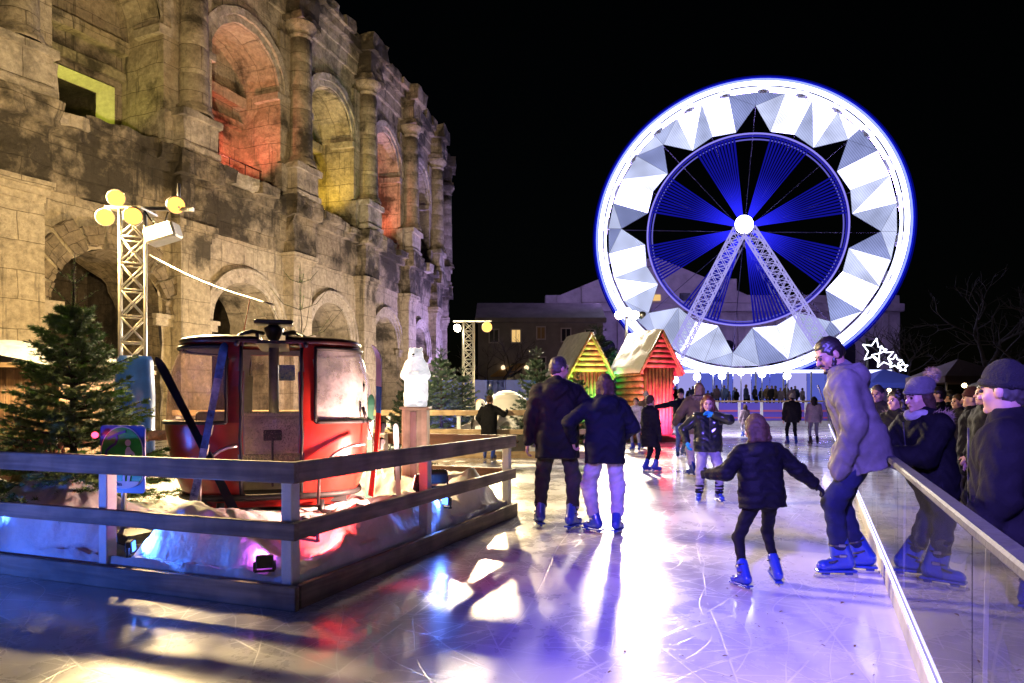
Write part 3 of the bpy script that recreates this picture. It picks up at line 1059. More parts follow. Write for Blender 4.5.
# floodlights lying in the snow
q0 = V((gx(417, 6.3), 6.3, .60)); flood(q0, (-1.70, 6.5, .80), P_BOX, (1, .55, .42), 'black tilted floodlight on the snow below the curved ski', 120, .05, .20)
q0 = V((gx(437, 6.7), 6.7, .62)); flood(q0, (gx(416, 7.9), 7.9, 1.45), P_BEAR, (1, .96, .95), 'small black floodlight in the snow aimed up at the white bear', 90, .05, .18)
q0 = V((gx(316, 5.1), 5.02, .40)); flood(q0, (-.75, 6.0, -.1), P_RED, (1, .05, .04), 'red floodlight in the snow behind the corner post of the fence', 150, .05, .16)
SNU, SNV = 210, 170
for u, v, du, dv, colr, pw_, lab in ((2.95, .10, -.25, .5, (.05, .16, 1), 1.0, 'assumed small blue light lying on the snow behind the base beam, under the big fir'), (1.45, .09, -.5, .4, (.06, .20, 1), 1.2, 'assumed small blue light lying on the snow beside the pole of the green sign'),
                                     (.30, .10, .35, .45, (.75, .12, 1), .6, 'assumed small magenta light lying on the snow inside the corner post'), (.10, 2.35, .35, -.6, (.08, .22, 1), 1.0, 'assumed small blue light lying on the snow along the side of the fence facing the skaters')):
    flood(IP(u, v, snow_z(u, v) + .055), IP(u + du, v + dv, snow_z(u, v) + .10), P_PAR * pw_, colr, lab, 150, .04, .11)  # small lamps assumed along the fence to colour the snow
# ------------------------------------------------------------------ cable car cabin
GC = V((-2.33, 6.85, .36))
GR = R(17)
cab = thing('cable_car_cabin', 'old red cable car cabin with scratched windows standing on the snow', 'cable car', GC, GR)
cab.scale = (.95, .95, .97)
red = mat('red_gelcoat', (.42, .025, .018), .28, var=.25, vs=3, bump=.06, bs=6, coat=.5)
shaded_red = mat('shaded_red_frame', (.20, .012, .012), .3, var=.3, coat=.4)
roofm_ = mat('dark_roof', (.045, .012, .012), .4, var=.4, coat=.3)
gint = mat('grey_lining', (.30, .29, .28), .6, var=.25, bump=.1)
prof = [(.0, .74), (.10, .83), (.35, .93), (.72, .995), (.80, 1.0), (1.1, .985), (1.3, .945), (1.46, .885), (1.54, .84)]


def hw(z):
    for (z0, a), (z1, b_) in zip(prof, prof[1:]):
        if z <= z1: return a + (b_ - a) * max(0, (z - z0)) / (z1 - z0)
    return prof[-1][1]


def shellp(phi, z, k=1.0, out=0.0):
    ex = 2 / 3.0
    c_, s_ = math.cos(phi), math.sin(phi)
    h = hw(z)
    x = (abs(c_) ** ex) * math.copysign(1, c_) * (h * k + out)
    y = (abs(s_) ** ex) * math.copysign(1, s_) * (.68 * (.35 + .65 * h) * k + out)
    return V((x, y, z))


NP = 144
zs_ = [0, .1, .22, .35, .5, .66, .79, .84, .98, 1.12, 1.26, 1.38, 1.485, 1.54]
sk, gl, tr = {k: MB() for k in ('body', 'post', 'post2')}, {'l': MB(), 'r': MB(), 'b': MB()}, MB()


def kind_(phi, z):
    p = shellp(phi, z)
    ax = abs(p.x)
    front = p.y < 0
    if ax < .27:
        if front: return 'open' if z > .08 else 'body'
        return 'glass' if .84 < z < 1.47 else 'body'
    if .395 < ax and .80 < z < 1.48: return 'glass'
    return 'post' if z > .80 else 'body'


for i in range(NP):
    p0, p1 = 2 * math.pi * i / NP, 2 * math.pi * (i + 1) / NP
    pm = (p0 + p1) / 2
    for z0, z1 in zip(zs_, zs_[1:]):
        k = kind_(pm, (z0 + z1) / 2)
        if k == 'open': continue
        if k == 'glass':
            q = [shellp(p0, z0, out=-.012), shellp(p1, z0, out=-.012), shellp(p1, z1, out=-.012), shellp(p0, z1, out=-.012)]
            gl['b' if abs(q[0].x) < .3 and q[0].y > 0 else 'l' if q[0].x < 0 else 'r'].add(q, [(0, 1, 2, 3)], True)
        else:
            for out in (0, -.045):
                q = [shellp(p0, z0, out=out), shellp(p1, z0, out=out), shellp(p1, z1, out=out), shellp(p0, z1, out=out)]
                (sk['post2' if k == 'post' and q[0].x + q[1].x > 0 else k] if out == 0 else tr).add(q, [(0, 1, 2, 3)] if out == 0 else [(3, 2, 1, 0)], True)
bo = sk['body'].build('body', red, cab, local=True)
sk['post'].build('window_frame', shaded_red, cab, local=True); sk['post2'].build('window_frame', red, cab, local=True)  # left frame darker: its unlit side is put into the colour
tr.build('lining', gint, cab, local=True)
for m_ in (bo,): pass
gmat = [clear('scratched_glazing', (.93, .82, .80), 1.45, .06, .42, 7, (.75, .55, .5)), clear('frosted_glazing', (.90, .92, .95), 1.45, .08, .62, 5, (.78, .78, .82))]
gl['l'].build('window', gmat[0], cab, local=True); gl['r'].build('window', gmat[1], cab, local=True); gl['b'].build('rear_window', gmat[0], cab, local=True)
# rubber seals round the panes and the doorway
b = MB()
for side in (-1, 1):
    for fr in (-1, 1):
        y_ = lambda z: None
        for xx in (.395, .27):
            pts = []
            for z in zs_[6 if xx == .395 or fr > 0 else 1:]:
                if z > 1.49: continue
                best = min((abs(shellp(math.pi * 2 * q / 720, z).x - side * xx) + (0 if shellp(math.pi * 2 * q / 720, z).y * fr > 0 else 9), q) for q in range(720))[1]
                pts.append(shellp(math.pi * 2 * best / 720, z, out=.004))
            b.tube(pts, .016, 6)
for z in (.79, 1.485):
    for side in (-1, 1):
        lim = [q for q in range(0, 361) if shellp(R(q - 180 + (180 if side > 0 else 0)), z).x * side > .395]
        b.tube([shellp(R(q - 180 + (180 if side > 0 else 0)), z, out=.004) for q in lim], .020, 6)
b.build('rubber_seal', M['rubber'], cab, local=True)
# roof: two shells with a gutter between for the hanger
for side in (-1, 1):
    b = MB()
    n = 40
    rings = [(1.525, .02, 1.0), (1.55, .035, 1.0), (1.575, .015, 1.0), (1.605, -.10, 1.0), (1.625, -.34, 1.0), (1.63, -.60, 1.0)]
    vs, fs = [], []
    for z, out, k in rings:
        for q in range(n + 1):
            a = -math.pi / 2 + math.pi * q / n
            p = shellp(a, 1.54, out=out); p = V((max(p.x, .13) * side, p.y, z))
            vs.append(p)
    for r_ in range(len(rings) - 1):
        for q in range(n):
            a = r_ * (n + 1) + q
            fs.append((a, a + 1, a + n + 2, a + n + 1) if side > 0 else (a, a + n + 1, a + n + 2, a + 1))
    b.add(vs, fs, True)
    b.box((side * .135, 0, 1.575), (.03, 1.10, .10))
    b.build('roof', roofm_, cab, local=True)
b = MB(); b.box((0, 0, 1.535), (.26, 1.25, .03)); b.build('roof_gutter', M['black'], cab, local=True)
# hanger
b = MB()
b.tube([(0, -.05, .55), (0, -.05, 1.2), (0, -.02, 1.66)], .05, 10)
b.lathe([(.05, 1.60), (.09, 1.67), (.10, 1.72), (.05, 1.75)], (0, -.02, 0), 12)
b.bbox((0, -.02, 1.775), (.38, .24, .045), .012)
hg = b.build('hanger', mat('painted_steel', (.17, .17, .18), .45, .4, var=.3), cab, local=True)
b = MB()
for s_ in (-1, 1):
    b = MB(); b.tube([(s_ * .1, -.1, 1.66), (s_ * .2, -.3, 1.66), (s_ * .29, -.5, 1.60), (s_ * .31, -.66, 1.50)], .022, 6); b.build('door_rail', mat('dark_arm', (.06, .06, .065), .5, .5), cab, local=True)
# inside
b = MB(); b.box((0, 0, .05), (1.4, 1.0, .06)); b.build('cabin_floor', M['rubber'], cab, local=True)
b = MB()
b.bbox((0, .30, .40), (1.55, .40, .08), .02); b.bbox((0, .47, .66), (1.6, .07, .44), .02); b.box((0, .32, .2), (1.45, .32, .3))
b.build('bench', gint, cab, local=True)
# sheepskin over the front bench
fur = mat('sheepskin', (.80, .73, .60), .95, var=.35, vs=9, sheen=.6)
b = MB(); rr = random.Random(5)
b.bbox((0, -.33, .66), (.66, .10, .36), .03)
for q in range(2600):
    x = rr.uniform(-.33, .33); t = rr.random()
    if t < .7: p = V((x, -.386, rr.uniform(.44, .85))); d = V((rr.gauss(0, .5), -1, rr.gauss(-.5, .5)))
    else: p = V((x, rr.uniform(-.38, -.27), .845)); d = V((rr.gauss(0, .6), rr.gauss(-.3, .5), 1))
    d = d.normalized() * rr.uniform(.02, .045); s_ = V((rr.uniform(.003, .007), 0, rr.uniform(-.003, .003)))
    b.add([p - s_, p + s_, p + d], [(0, 1, 2)])
b.build('sheepskin_cover', fur, cab, local=True)
b = MB(); b.bbox((0, -.395, .66), (.17, .02, .10), .01); b.bbox((0, -.40, .40), (.02, .02, .46), .004); b.build('seat_belt', M['black'], cab, local=True)
# sticker on the rear pane
b = MB(); b.box((.12, .60, 1.30), (.17, .006, .17)); b.build('sticker', mat('blue_sticker', (.03, .08, .45), .4, var=.4, vs=30, c2=(.4, .45, .6)), cab, local=True)
# ski racks: bent tubes on the body beside the doorway, bumper strip
b = MB()
for x0, x1 in ((.42, .86), (-.62, -.30)):
    pts = [(x0, -.70, .02), (x0 + .01, -.73, .30)]
    for q in range(7):
        t = q / 6
        pts.append((x0 + (x1 - x0) * t * (.4 + .6 * t), -.74 + .06 * t, .30 + .26 * math.sin(math.pi / 2 * t) + .02 * t))
    b = MB(); b.tube(pts, .016, 8); b.build('ski_rack', M['steel'], cab, local=True)
b = MB(); b.tube([shellp(R(q), .10, out=.02) for q in range(0, 361, 5)], .03, 8, cap=False); b.build('bumper', M['rubber'], cab, local=True)
b = MB()
for x in (.45, -.45):
    b = MB(); b.tube([(x, -.66, -.12), (x, -.62, .06)], .035, 8); b.lathe([(.11, -.10), (.11, -.05), (.05, -.03)], (x, -.66, 0), 12); b.build('foot', M['black'], cab, local=True)
# pennant and sticks on the roof, small light bulbs
for px, top, nm in ((240, 0, 0),):
    pass


def sprig(name, label, base, H, seed, m, cat='branch', group=None, thin=.012):
    """thin bare young fir top: stem, whorls of upcurved shoots with short needles"""
    rr = random.Random(seed)
    t = thing(name, label, cat, base, 0, group)
    base = V((0, 0, 0))
    b = MB(); nd = MB()
    st = [base + V((rr.gauss(0, .012), rr.gauss(0, .012), H * q / 6)) for q in range(7)]
    b.tube(st, [thin * (1 - .8 * q / 6) for q in range(7)], 6)

    def needles(p0, p1, n, ln):
        d = (p1 - p0).normalized()
        for _ in range(n):
            p = p0 + (p1 - p0) * rr.random()
            s = d.orthogonal(); s.rotate(Matrix.Rotation(rr.uniform(0, 6.28), 3, d))
            e = (s + d * rr.uniform(.3, .9)).normalized() * ln * rr.uniform(.7, 1.2); w_ = d.cross(e).normalized() * .0022
            nd.add([p - w_, p + w_, p + e], [(0, 1, 2)])
    for wz in (.38, .62, .84):
        nb = rr.randint(4, 6)
        for q in range(nb):
            a = 6.28 * q / nb + rr.uniform(-.3, .3)
            L_ = H * (1.05 - wz) * rr.uniform(.45, .7)
            p0 = base + V((0, 0, H * wz)); pm = p0 + V((math.cos(a), math.sin(a), .35)) * L_ * .55; p1 = p0 + V((math.cos(a), math.sin(a), .75)) * L_
            b.tube([p0, pm, p1], [thin * .45, thin * .35, thin * .15], 5)
            needles(p0, pm, 26, .03); needles(pm, p1, 26, .03)
    needles(st[2], st[6], 90, .03)
    b.build('stem', M['bark'], t, local=True); nd.build('needles', m, t, local=True)
    return t


sprig('fir_sapling', 'thin bare young fir top rising behind the cabin roof', at(300, 345, 8.6) - V((0, 0, .5)), 1.75 * 8.6 / 10, 3, M['needle'], 'sapling')
p0 = at(243, 336, 7.4)
b = MB(); b.tube([p0 - V((0, 0, .7)), p0, at(250, 298, 7.4)], .008, 6)
tag(b.build('marker_stick', mat('orange_stick', (.5, .12, .03), .5)), 'thin orange stick standing up behind the cabin roof', 'stick')

# ------------------------------------------------------------------ skis


def ski(name, label, p0, p1, wdir, cols, wdt=.085, tip=.25, bend=1.0, binding=True):
    """from tail p0 to the start of the tip p1; tip curls along bend side"""
    p0, p1, wdir = V(p0), V(p1), V(wdir).normalized()
    d = (p1 - p0).normalized(); wdir = (wdir - d * wdir.dot(d)).normalized(); nrm = d.cross(wdir).normalized()
    t = thing(name, label, 'ski', p0)
    L_ = (p1 - p0).length
    n = 30
    cs = []
    for i in range(n + 1):
        q = i / n
        p = p0 + d * (L_ * q) + nrm * (.03 * math.sin(math.pi * q))
        wv = wdt * (.5 + .12 * (abs(q - .5) * 2) ** 2)
        cs.append((p, d, wv, q))
    for i in range(1, 9):
        q = i / 8
        a = q * .9
        p = p1 + d * (tip * math.sin(a) / .9) + nrm * bend * (tip * (1 - math.cos(a)) / .9)
        cs.append((p, d, wdt * .62 * math.sqrt(max(.02, 1 - q ** 2.5)), 1 + q * .15))
    sec = [0, .42, .66, .86, 2]
    for k, (c0, c1) in enumerate(zip(sec, sec[1:])):
        rows = [c for c in cs if c0 - .034 <= c[3] <= c1 + .001]
        if len(rows) < 2: continue
        b = MB(); vs = []
        for p, _d, wv, q in rows:
            vs += [p - wdir * wv - nrm * .006, p + wdir * wv - nrm * .006, p + wdir * wv * .9 + nrm * .006, p - wdir * wv * .9 + nrm * .006]
        fs = [(3, 2, 1, 0)]
        for r_ in range(len(rows) - 1):
            for e in range(4):
                a, c = r_ * 4 + e, r_ * 4 + (e + 1) % 4
                fs.append((a, c, c + 4, a + 4))
        fs.append(tuple(range(len(vs) - 4, len(vs))))
        b.add(vs, fs); b.build('ski_section' if k < 3 else 'ski_tip', cols[min(k, len(cols) - 1)], t)
    if binding:
        for q in (.40, .52):
            b = MB(); rt = Matrix((d, wdir, nrm)).transposed()
            c = p0 + d * L_ * q + nrm * (.03 * math.sin(math.pi * q) + .035)
            b.bbox(c, (.11, .07, .05), .012, rt); b.bbox(c + nrm * .03 + d * .02, (.05, .05, .04), .012, rt)
            b.build('binding', M['black'], t)
    return t


kblk = mat('black_ski_base', (.013, .013, .016), .3, var=.2)
kblu = mat('blue_ski_top', (.05, .16, .42), .22, var=.5, vs=7, c2=(.015, .02, .05), coat=.6)
kgry = mat('pale_ski_top', (.30, .33, .40), .25, var=.5, vs=9, c2=(.03, .04, .09), coat=.6)
kred = mat('red_ski_top', (.55, .03, .02), .25, coat=.6, var=.2)
kwht = mat('white_ski_top', (.75, .75, .74), .25, coat=.6)
kbl2 = mat('sky_blue_ski_top', (.03, .20, .55), .25, coat=.6)
kgrn = mat('dark_green_ski_top', (.02, .09, .06), .3, coat=.5, var=.4)
VW = V((1, .32, 0))
ski('ski', 'black ski leaning left against the red cabin', at(236, 514, 5.75), at(166, 375, 6.1), (.9, .2, .35), [kblk], .062, .2, -.5)
ski('ski', 'blue and white ski leaning right, crossing the black one', at(190, 516, 5.62), at(223, 352, 5.95), (1, .3, -.1), [kgry, kblu, kgry, kblu], .055, .1, .3)
ski('ski', 'tall red ski with a curled blue and white tip by the cabin', at(371, 496, 6.3), at(379, 364, 6.2), (.75, -.66, 0), [kred, kred, kbl2, kwht], .06, .19, -1.1)
ski('ski', 'dark green ski standing behind the red one with the curled tip', at(368, 498, 6.75), at(371, 405, 6.75), (1, .3, .1), [kgrn, kgrn, kwht, kgrn], .05, .12, .4)
ski('ski', 'short pale ski standing in the snow near the bear pedestal', at(399, 505, 7.1), at(396, 432, 7.1), (1, .2, .05), [kwht, kwht, kgry, kwht], .045, .10, .3)
for k, (a_, b_, lab) in enumerate(((at(352, 470, 6.6), at(362, 395, 6.7), 'thin ski pole leaning between the cabin and the red ski'), (at(384, 478, 6.5), at(366, 418, 6.6), 'thin ski pole crossing in front of the red ski'))):
    t = thing('ski_pole', lab, 'ski pole', a_)
    b = MB(); b.tube([a_, b_], .008, 6); b.build('shaft', M['steel'], t)
    b = MB(); b.tube([b_, b_ + (b_ - a_).normalized() * .11], .016, 8); b.build('grip', M['black'], t)
    b = MB(); b.lathe([(.005, 0), (.045, .008), (.045, .012), (.005, .02)], a_ + (b_ - a_).normalized() * .09, 12); b.build('basket', M['black'], t)

# ------------------------------------------------------------------ green piste sign
SGN = V((gx(123, 5.3), 5.3, .28))
sg = thing('trail_sign', 'green and blue trail sign with a white walking figure on a metal post', 'sign', SGN)
ex, ey, ez = V((.975, -.22, 0)), V((0, 0, 1)), V((-.22, -.975, 0))
SC = at(123.5, 459, 5.3)


def rrect(w_, h_, r_, n=6):
    P = []
    for cx_, cy_, a0 in ((w_ - r_, h_ - r_, 0), (-w_ + r_, h_ - r_, 90), (-w_ + r_, -h_ + r_, 180), (w_ - r_, -h_ + r_, 270)):
        for q in range(n + 1):
            a = R(a0 + 90 * q / n); P.append((cx_ + r_ * math.cos(a), cy_ + r_ * math.sin(a)))
    return P


def arch_(w_, y0, y1, n=18):
    return [(w_ * math.cos(math.pi * q / n), y1 + w_ * math.sin(math.pi * q / n)) for q in range(n + 1)] + [(w_ * math.cos(math.pi + math.pi * q / n), y0 + w_ * .55 * math.sin(math.pi + math.pi * q / n)) for q in range(n + 1)]


def flat(name, poly, m, k, par=None):
    b = MB(); b.prism(poly, SC + ez * (.010 + .003 * k), ex, ey, ez, .002); return b.build(name, m, par or board)


b = MB(); b.prism(rrect(.197, .255, .03), SC, ex, ey, ez, .010)
board = b.build('board', mat('blue_sign_face', (.015, .05, .32), .3), sg)
flat('arch_border', arch_(.187, -.12, .06), mat('pale_line', (.55, .65, .7), .4), 1)
gsg = mat('green_sign_face', (.012, .34, .04), .3, var=.2, vs=4)
flat('green_field', arch_(.180, -.12, .06), gsg, 2)
wsg = mat('white_print', (.5, .62, .66), .4)
dbl = mat('dark_blue_print', (.012, .035, .16), .4)
pl = [(.045 + 0 * q, 0) for q in range(0)]


def ribbon(pts, w_):
    L_, R_ = [], []
    for i, p in enumerate(pts):
        a, c = V((*pts[max(0, i - 1)], 0)), V((*pts[min(len(pts) - 1, i + 1)], 0))
        d = (c - a).normalized(); nn = V((-d.y, d.x, 0)) * w_
        L_.append((p[0] + nn.x, p[1] + nn.y)); R_.append((p[0] - nn.x, p[1] - nn.y))
    return L_ + R_[::-1]


flat('trail_line', ribbon([(-.14, .01), (-.135, .06), (-.10, .09), (-.055, .115), (-.04, .15), (-.045, .185)], .010), dbl, 3)
flat('trail_line', ribbon([(-.12, .155), (-.07, .175), (-.02, .195), (.04, .21)], .009), dbl, 4)
flat('slope_shade', [(-.178, -.12), (-.178, .01), (-.05, .04), (.06, .03), (.178, .05), (.178, -.12)], mat('dark_green_print', (.008, .22, .028), .35), 3)
circ = lambda cx_, cy_, r_: [(cx_ + r_ * math.cos(R(q)), cy_ + r_ * math.sin(R(q))) for q in range(0, 360, 20)]
flat('figure_head', circ(.062, .125, .025), wsg, 5)
flat('figure_body', [(.035, .0), (.04, .07), (.055, .095), (.075, .095), (.09, .07), (.118, .05), (.125, .03), (.11, .028), (.085, .045), (.082, .0), (.09, -.10), (.075, -.17), (.055, -.17), (.058, -.09), (.05, -.03), (.04, -.10), (.035, -.17), (.015, -.17), (.022, -.08)], wsg, 5)
flat('base_band', [(.155 * math.cos(math.pi + math.pi * q / 18), -.165 + .055 * math.sin(math.pi + math.pi * q / 18)) for q in range(19)], wsg, 4)


def text_mesh(body, size, name, m, parent, o, exv, eyv, thick=.002):
    cu = bpy.data.curves.new('lettering', 'FONT'); cu.body = body; cu.size = size; cu.align_x = 'CENTER'; cu.align_y = 'CENTER'; cu.extrude = thick
    ob = bpy.data.objects.new('lettering', cu); col.objects.link(ob)
    dg = bpy.context.evaluated_depsgraph_get()
    me = bpy.data.meshes.new_from_object(ob.evaluated_get(dg))
    bpy.data.objects.remove(ob); bpy.data.curves.remove(cu)
    b = MB(); exv, eyv = V(exv), V(eyv); n_ = exv.cross(eyv)
    b.add([V(o) + exv * v.co.x + eyv * v.co.y + n_ * v.co.z for v in me.vertices], [tuple(p.vertices) for p in me.polygons])
    bpy.data.meshes.remove(me)
    return b.build(name, m, parent)


text_mesh('30m', .045, 'lettering', dbl, board, SC + ez * .028 + ex * (-.03) + ey * (-.188), ex, ey)
b = MB(); b.tube([SGN, SC - ez * .02 + ey * .2], .019, 8); b.build('pole', M['steel'], sg)
# red lamp beside the sign
p = at(95, 435, 5.28)
t = thing('red_lamp', 'small glowing red lamp at the upper corner of the green sign', 'lamp', p)
b = MB(); b.tube([p + V((0, .03, 0)), p + V((0, .06, -.02)), p + V((.03, .07, -.10))], .008, 6); b.build('bracket', M['black'], t)
b = MB(); b.ball(p, .024, 12); b.build('bulb', glow('red_lamp_glow', (1, .04, .10), 7), t)
lamp('red_lamp_light', 'POINT', p + V((-.06, -.10, .0)), P_REDLAMP, (1, .06, .12), size=.03)

# ------------------------------------------------------------------ polar bear and pedestal
PB = V((gx(416, 7.9), 7.9, 0))
t = thing('pedestal', 'tall pale wooden pedestal under the white bear', 'pedestal', PB + V((0, 0, .05)))
zt = CH - 5 * 7.9 / 700
pw = wood('pale_board', (.62, .40, .27), (.48, .30, .20), 'Z')
b = MB(); b.bbox(PB + V((0, 0, zt / 2 + .02)), (.28, .28, zt - .04), .008); b.build('column', pw, t)
b = MB(); b.bbox(PB + V((-.01, -.148, zt / 2 + .01)), (.07, .012, zt - .1), .003); b.build('batten', wood('pink_batten', (.45, .22, .2), (.36, .17, .16), 'Z'), t)
b = MB(); b.bbox(PB + V((0, 0, zt + .0)), (.33, .33, .03), .008); b.build('top_plate', pw, t)
bb = .70
prim = []
S_ = lambda *q: np.array(q)
prim += [('c', S_(0, 0, .10), S_(0, .0, .40), .125, .115, .05), ('c', S_(0, 0, .36), S_(0, -.01, .50), .115, .085, .06), ('e', (0, .015, .22), (.135, .115, .20), None, .05),
         ('e', (0, -.02, .595), (.080, .078, .072), None, .05), ('c', S_(0, -.06, .585), S_(0, -.115, .572), .045, .033, .03), ('c', S_(0, -.005, .49), S_(0, -.015, .57), .078, .07, .05)]
for s_ in (-1, 1):
    prim += [('e', (s_ * .062, .0, .655), (.022, .014, .024), None, .012), ('c', S_(s_ * .085, -.01, .46), S_(s_ * .128, -.03, .36), .055, .047, .05), ('c', S_(s_ * .128, -.03, .36), S_(s_ * .055, -.125, .355), .048, .037, .03),
             ('e', (s_ * .035, -.135, .355), (.04, .035, .03), None, .02), ('c', S_(s_ * .07, -.01, .12), S_(s_ * .075, -.02, .03), .075, .062, .03), ('e', (s_ * .075, -.07, .025), (.05, .085, .035), None, .03)]
bear = thing('polar_bear_figure', 'white standing polar bear figure with folded paws on the pedestal', 'bear figure', PB + V((0, 0, zt + .016)), R(-5))
bwht = mat('white_bear_coat', (.86, .86, .88), .6, var=.05, vs=20, bump=.4, bs=60)
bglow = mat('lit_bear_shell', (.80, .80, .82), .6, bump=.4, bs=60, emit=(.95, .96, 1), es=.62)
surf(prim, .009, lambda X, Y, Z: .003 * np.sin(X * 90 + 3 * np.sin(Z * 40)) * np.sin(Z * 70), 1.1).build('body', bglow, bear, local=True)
bear.scale = (.86, .86, .90)
fc = MB()
fc.ball(V((0, -.147, .585)) * 1.1, .017, 10, (1.2, .8, .8)); fc.build('nose', M['rubber'], bear, local=True)
for s_ in (-1, 1):
    fc = MB(); fc.ball(V((s_ * .033, -.092, .617)) * 1.1, .0085, 8); fc.build('eye', M['rubber'], bear, local=True)
fc = MB(); fc.tube([V((-.02, -.139, .56)) * 1.1, V((0, -.147, .556)) * 1.1, V((.02, -.139, .56)) * 1.1], .003, 5); fc.build('mouth', M['rubber'], bear, local=True)

# ------------------------------------------------------------------ fir trees


def fir(name, label, loc, H, rad, seed, m, nwh=15, nbr=9, ntw=9, nnd=16, nl=.035, group=None, base=.10, leader=.16, cat='fir tree', nw=.0032):
    rr = random.Random(seed)
    t = thing(name, label, cat, loc, 0, group)
    tr_, br = MB(), MB()
    nd_v, nd_f = [], []
    tr_.tube([(0, 0, -.1), (rr.gauss(0, .01), rr.gauss(0, .01), H * .5), (0, 0, H)], [.035 * H / 2, .02 * H / 2, .004], 8)

    def needles(p0, p1, n, ln):
        d = (p1 - p0); L_ = d.length
        if L_ < 1e-5: return
        d /= L_
        o = d.orthogonal()
        for _ in range(n):
            q = rr.random(); a = rr.uniform(0, 6.283)
            s = o.copy(); s.rotate(Matrix.Rotation(a, 3, d))
            s.z = s.z * .6 + .1
            e = (s + d * rr.uniform(.35, 1.0)).normalized() * ln * rr.uniform(.6, 1.25)
            wv = d.cross(e).normalized() * nw
            p = p0 + d * (L_ * q)
            b_ = len(nd_v)
            nd_v.extend((tuple(p - wv), tuple(p + wv), tuple(p + e)))
            nd_f.append((b_, b_ + 1, b_ + 2))
    for wq in range(nwh):
        q = (wq + rr.uniform(-.25, .25)) / nwh
        z = H * (base + (1 - base - leader) * q)
        L0 = rad * (1 - q) ** .82 + .05 * H * .5
        nb = max(4, int(nbr * (1 - .45 * q)))
        a0 = rr.uniform(0, 6.28)
        for k in range(nb):
            a = a0 + 6.283 * k / nb + rr.uniform(-.25, .25)
            L_ = L0 * rr.uniform(.72, 1.14)
            up = -.12 + .62 * q + rr.uniform(-.12, .12)
            hd = V((math.cos(a), math.sin(a), 0))
            P = lambda u: V((0, 0, z)) + hd * (L_ * u) + V((0, 0, L_ * (up * u + (.16) * u * u)))
            br.tube([P(0), P(.5), P(1)], [.010 * H / 2, .006 * H / 2, .002], 5, False)
            sd = V((-hd.y, hd.x, 0))
            needles(P(.25), P(1), nnd * 2, nl)
            for j in range(ntw):
                u = .22 + .74 * (j + rr.random() * .6) / ntw
                sgn = 1 if j % 2 else -1
                tl = L_ * .42 * (1.08 - u) * rr.uniform(.7, 1.25) + .03
                p0 = P(u); p1 = p0 + (sd * sgn * .85 + hd * .75).normalized() * tl + V((0, 0, tl * rr.uniform(-.15, .25)))
                needles(p0, p1, nnd, nl)
                if ntw > 8 and tl > .12:
                    for e in (-1, 1):
                        pm = p0 + (p1 - p0) * rr.uniform(.35, .7)
                        needles(pm, pm + (hd * .8 + sd * sgn * .3 + sd * e * .55).normalized() * tl * .5, nnd // 2, nl)
    # long bare leader with a star of shoots
    p1 = V((rr.gauss(0, .02), rr.gauss(0, .02), H * (1 + leader * .25)))
    needles(V((0, 0, H * (1 - leader))), p1, 60, nl * .8)
    tr_.tube([V((0, 0, H * (1 - leader))), p1], [.006, .003], 5)
    for zz, n_, ln in ((1 - leader, 6, .17), (1 - leader * .45, 5, .11)):
        for k in range(n_):
            a = 6.28 * k / n_ + rr.uniform(-.3, .3)
            p0 = V((0, 0, H * zz)); q1 = p0 + V((math.cos(a), math.sin(a), .8)) * (ln * H * .5)
            br.tube([p0, q1], [.004, .002], 4, False); needles(p0, q1, 26, nl * .8)
    tr_.build('trunk', M['bark'], t, local=True)
    bo_ = br.build('branches', M['bark'], t, local=True)
    nb_ = MB(); nb_.v = nd_v; nb_.f = nd_f; nb_.sm = [False] * len(nd_f)
    nb_.build('crown', m, t, local=True)
    return t


fir('fir_tree', 'big dark fir tree behind the fence, with a green sign in front', V((gx(74, 6.2), 6.2, .22)), 2.30, .86, 11, M['needle'], 19, 13, 11, 40, .036, base=.10, nw=.0038)
# ------------------------------------------------------------------ dried flowers by the big fir
t = thing('flower_bunch', 'bunch of dry pale flowers stuck in the snow beside the big fir', 'flowers', at(18, 470, 5.9))
b, b2 = MB(), MB(); rr = random.Random(4)
for k in range(26):
    p0 = V((rr.uniform(-.06, .06), rr.uniform(-.05, .05), -.1)); p1 = p0 + V((rr.uniform(.0, .32), rr.uniform(-.1, .1), rr.uniform(.16, .34)))
    b.tube([p0, p1], .004, 4); b2.ball(p1, rr.uniform(.012, .026), 6, (1, 1, 1.5))
b.build('stalks', mat('dry_stalk', (.3, .22, .1), .8), t, local=True)
b2.build('heads', mat('dry_flower', (.5, .32, .16), .8, var=.5, vs=40, c2=(.4, .09, .07)), t, local=True)
# ================================================================== floodlight towers


def head(p, aim, parent, gm, r=.13, name='lamp_head'):
    """round-cornered floodlight head; returns its front centre"""
    p, aim = V(p), V(aim)
    d = (aim - p).normalized(); x = d.cross(V((0, 0, 1))).normalized(); u = x.cross(d)
    rot = Matrix((x, -u, d)).transposed()
    b = MB(); b.lathe([(r * .35, -r * 1.1), (r * .8, -r * .7), (r * 1.06, -.02), (r * 1.06, .012), (r * .98, .012)], p, 18, rot)
    h = b.build(name, M['steel'], parent)
    b = MB(); b.lathe([(r * .95, .016), (r * .8, .03), (r * .4, .04), (.001, .042)], p, 18, rot)
    b.build('lamp_glass', gm, h)
    return p + d * .09


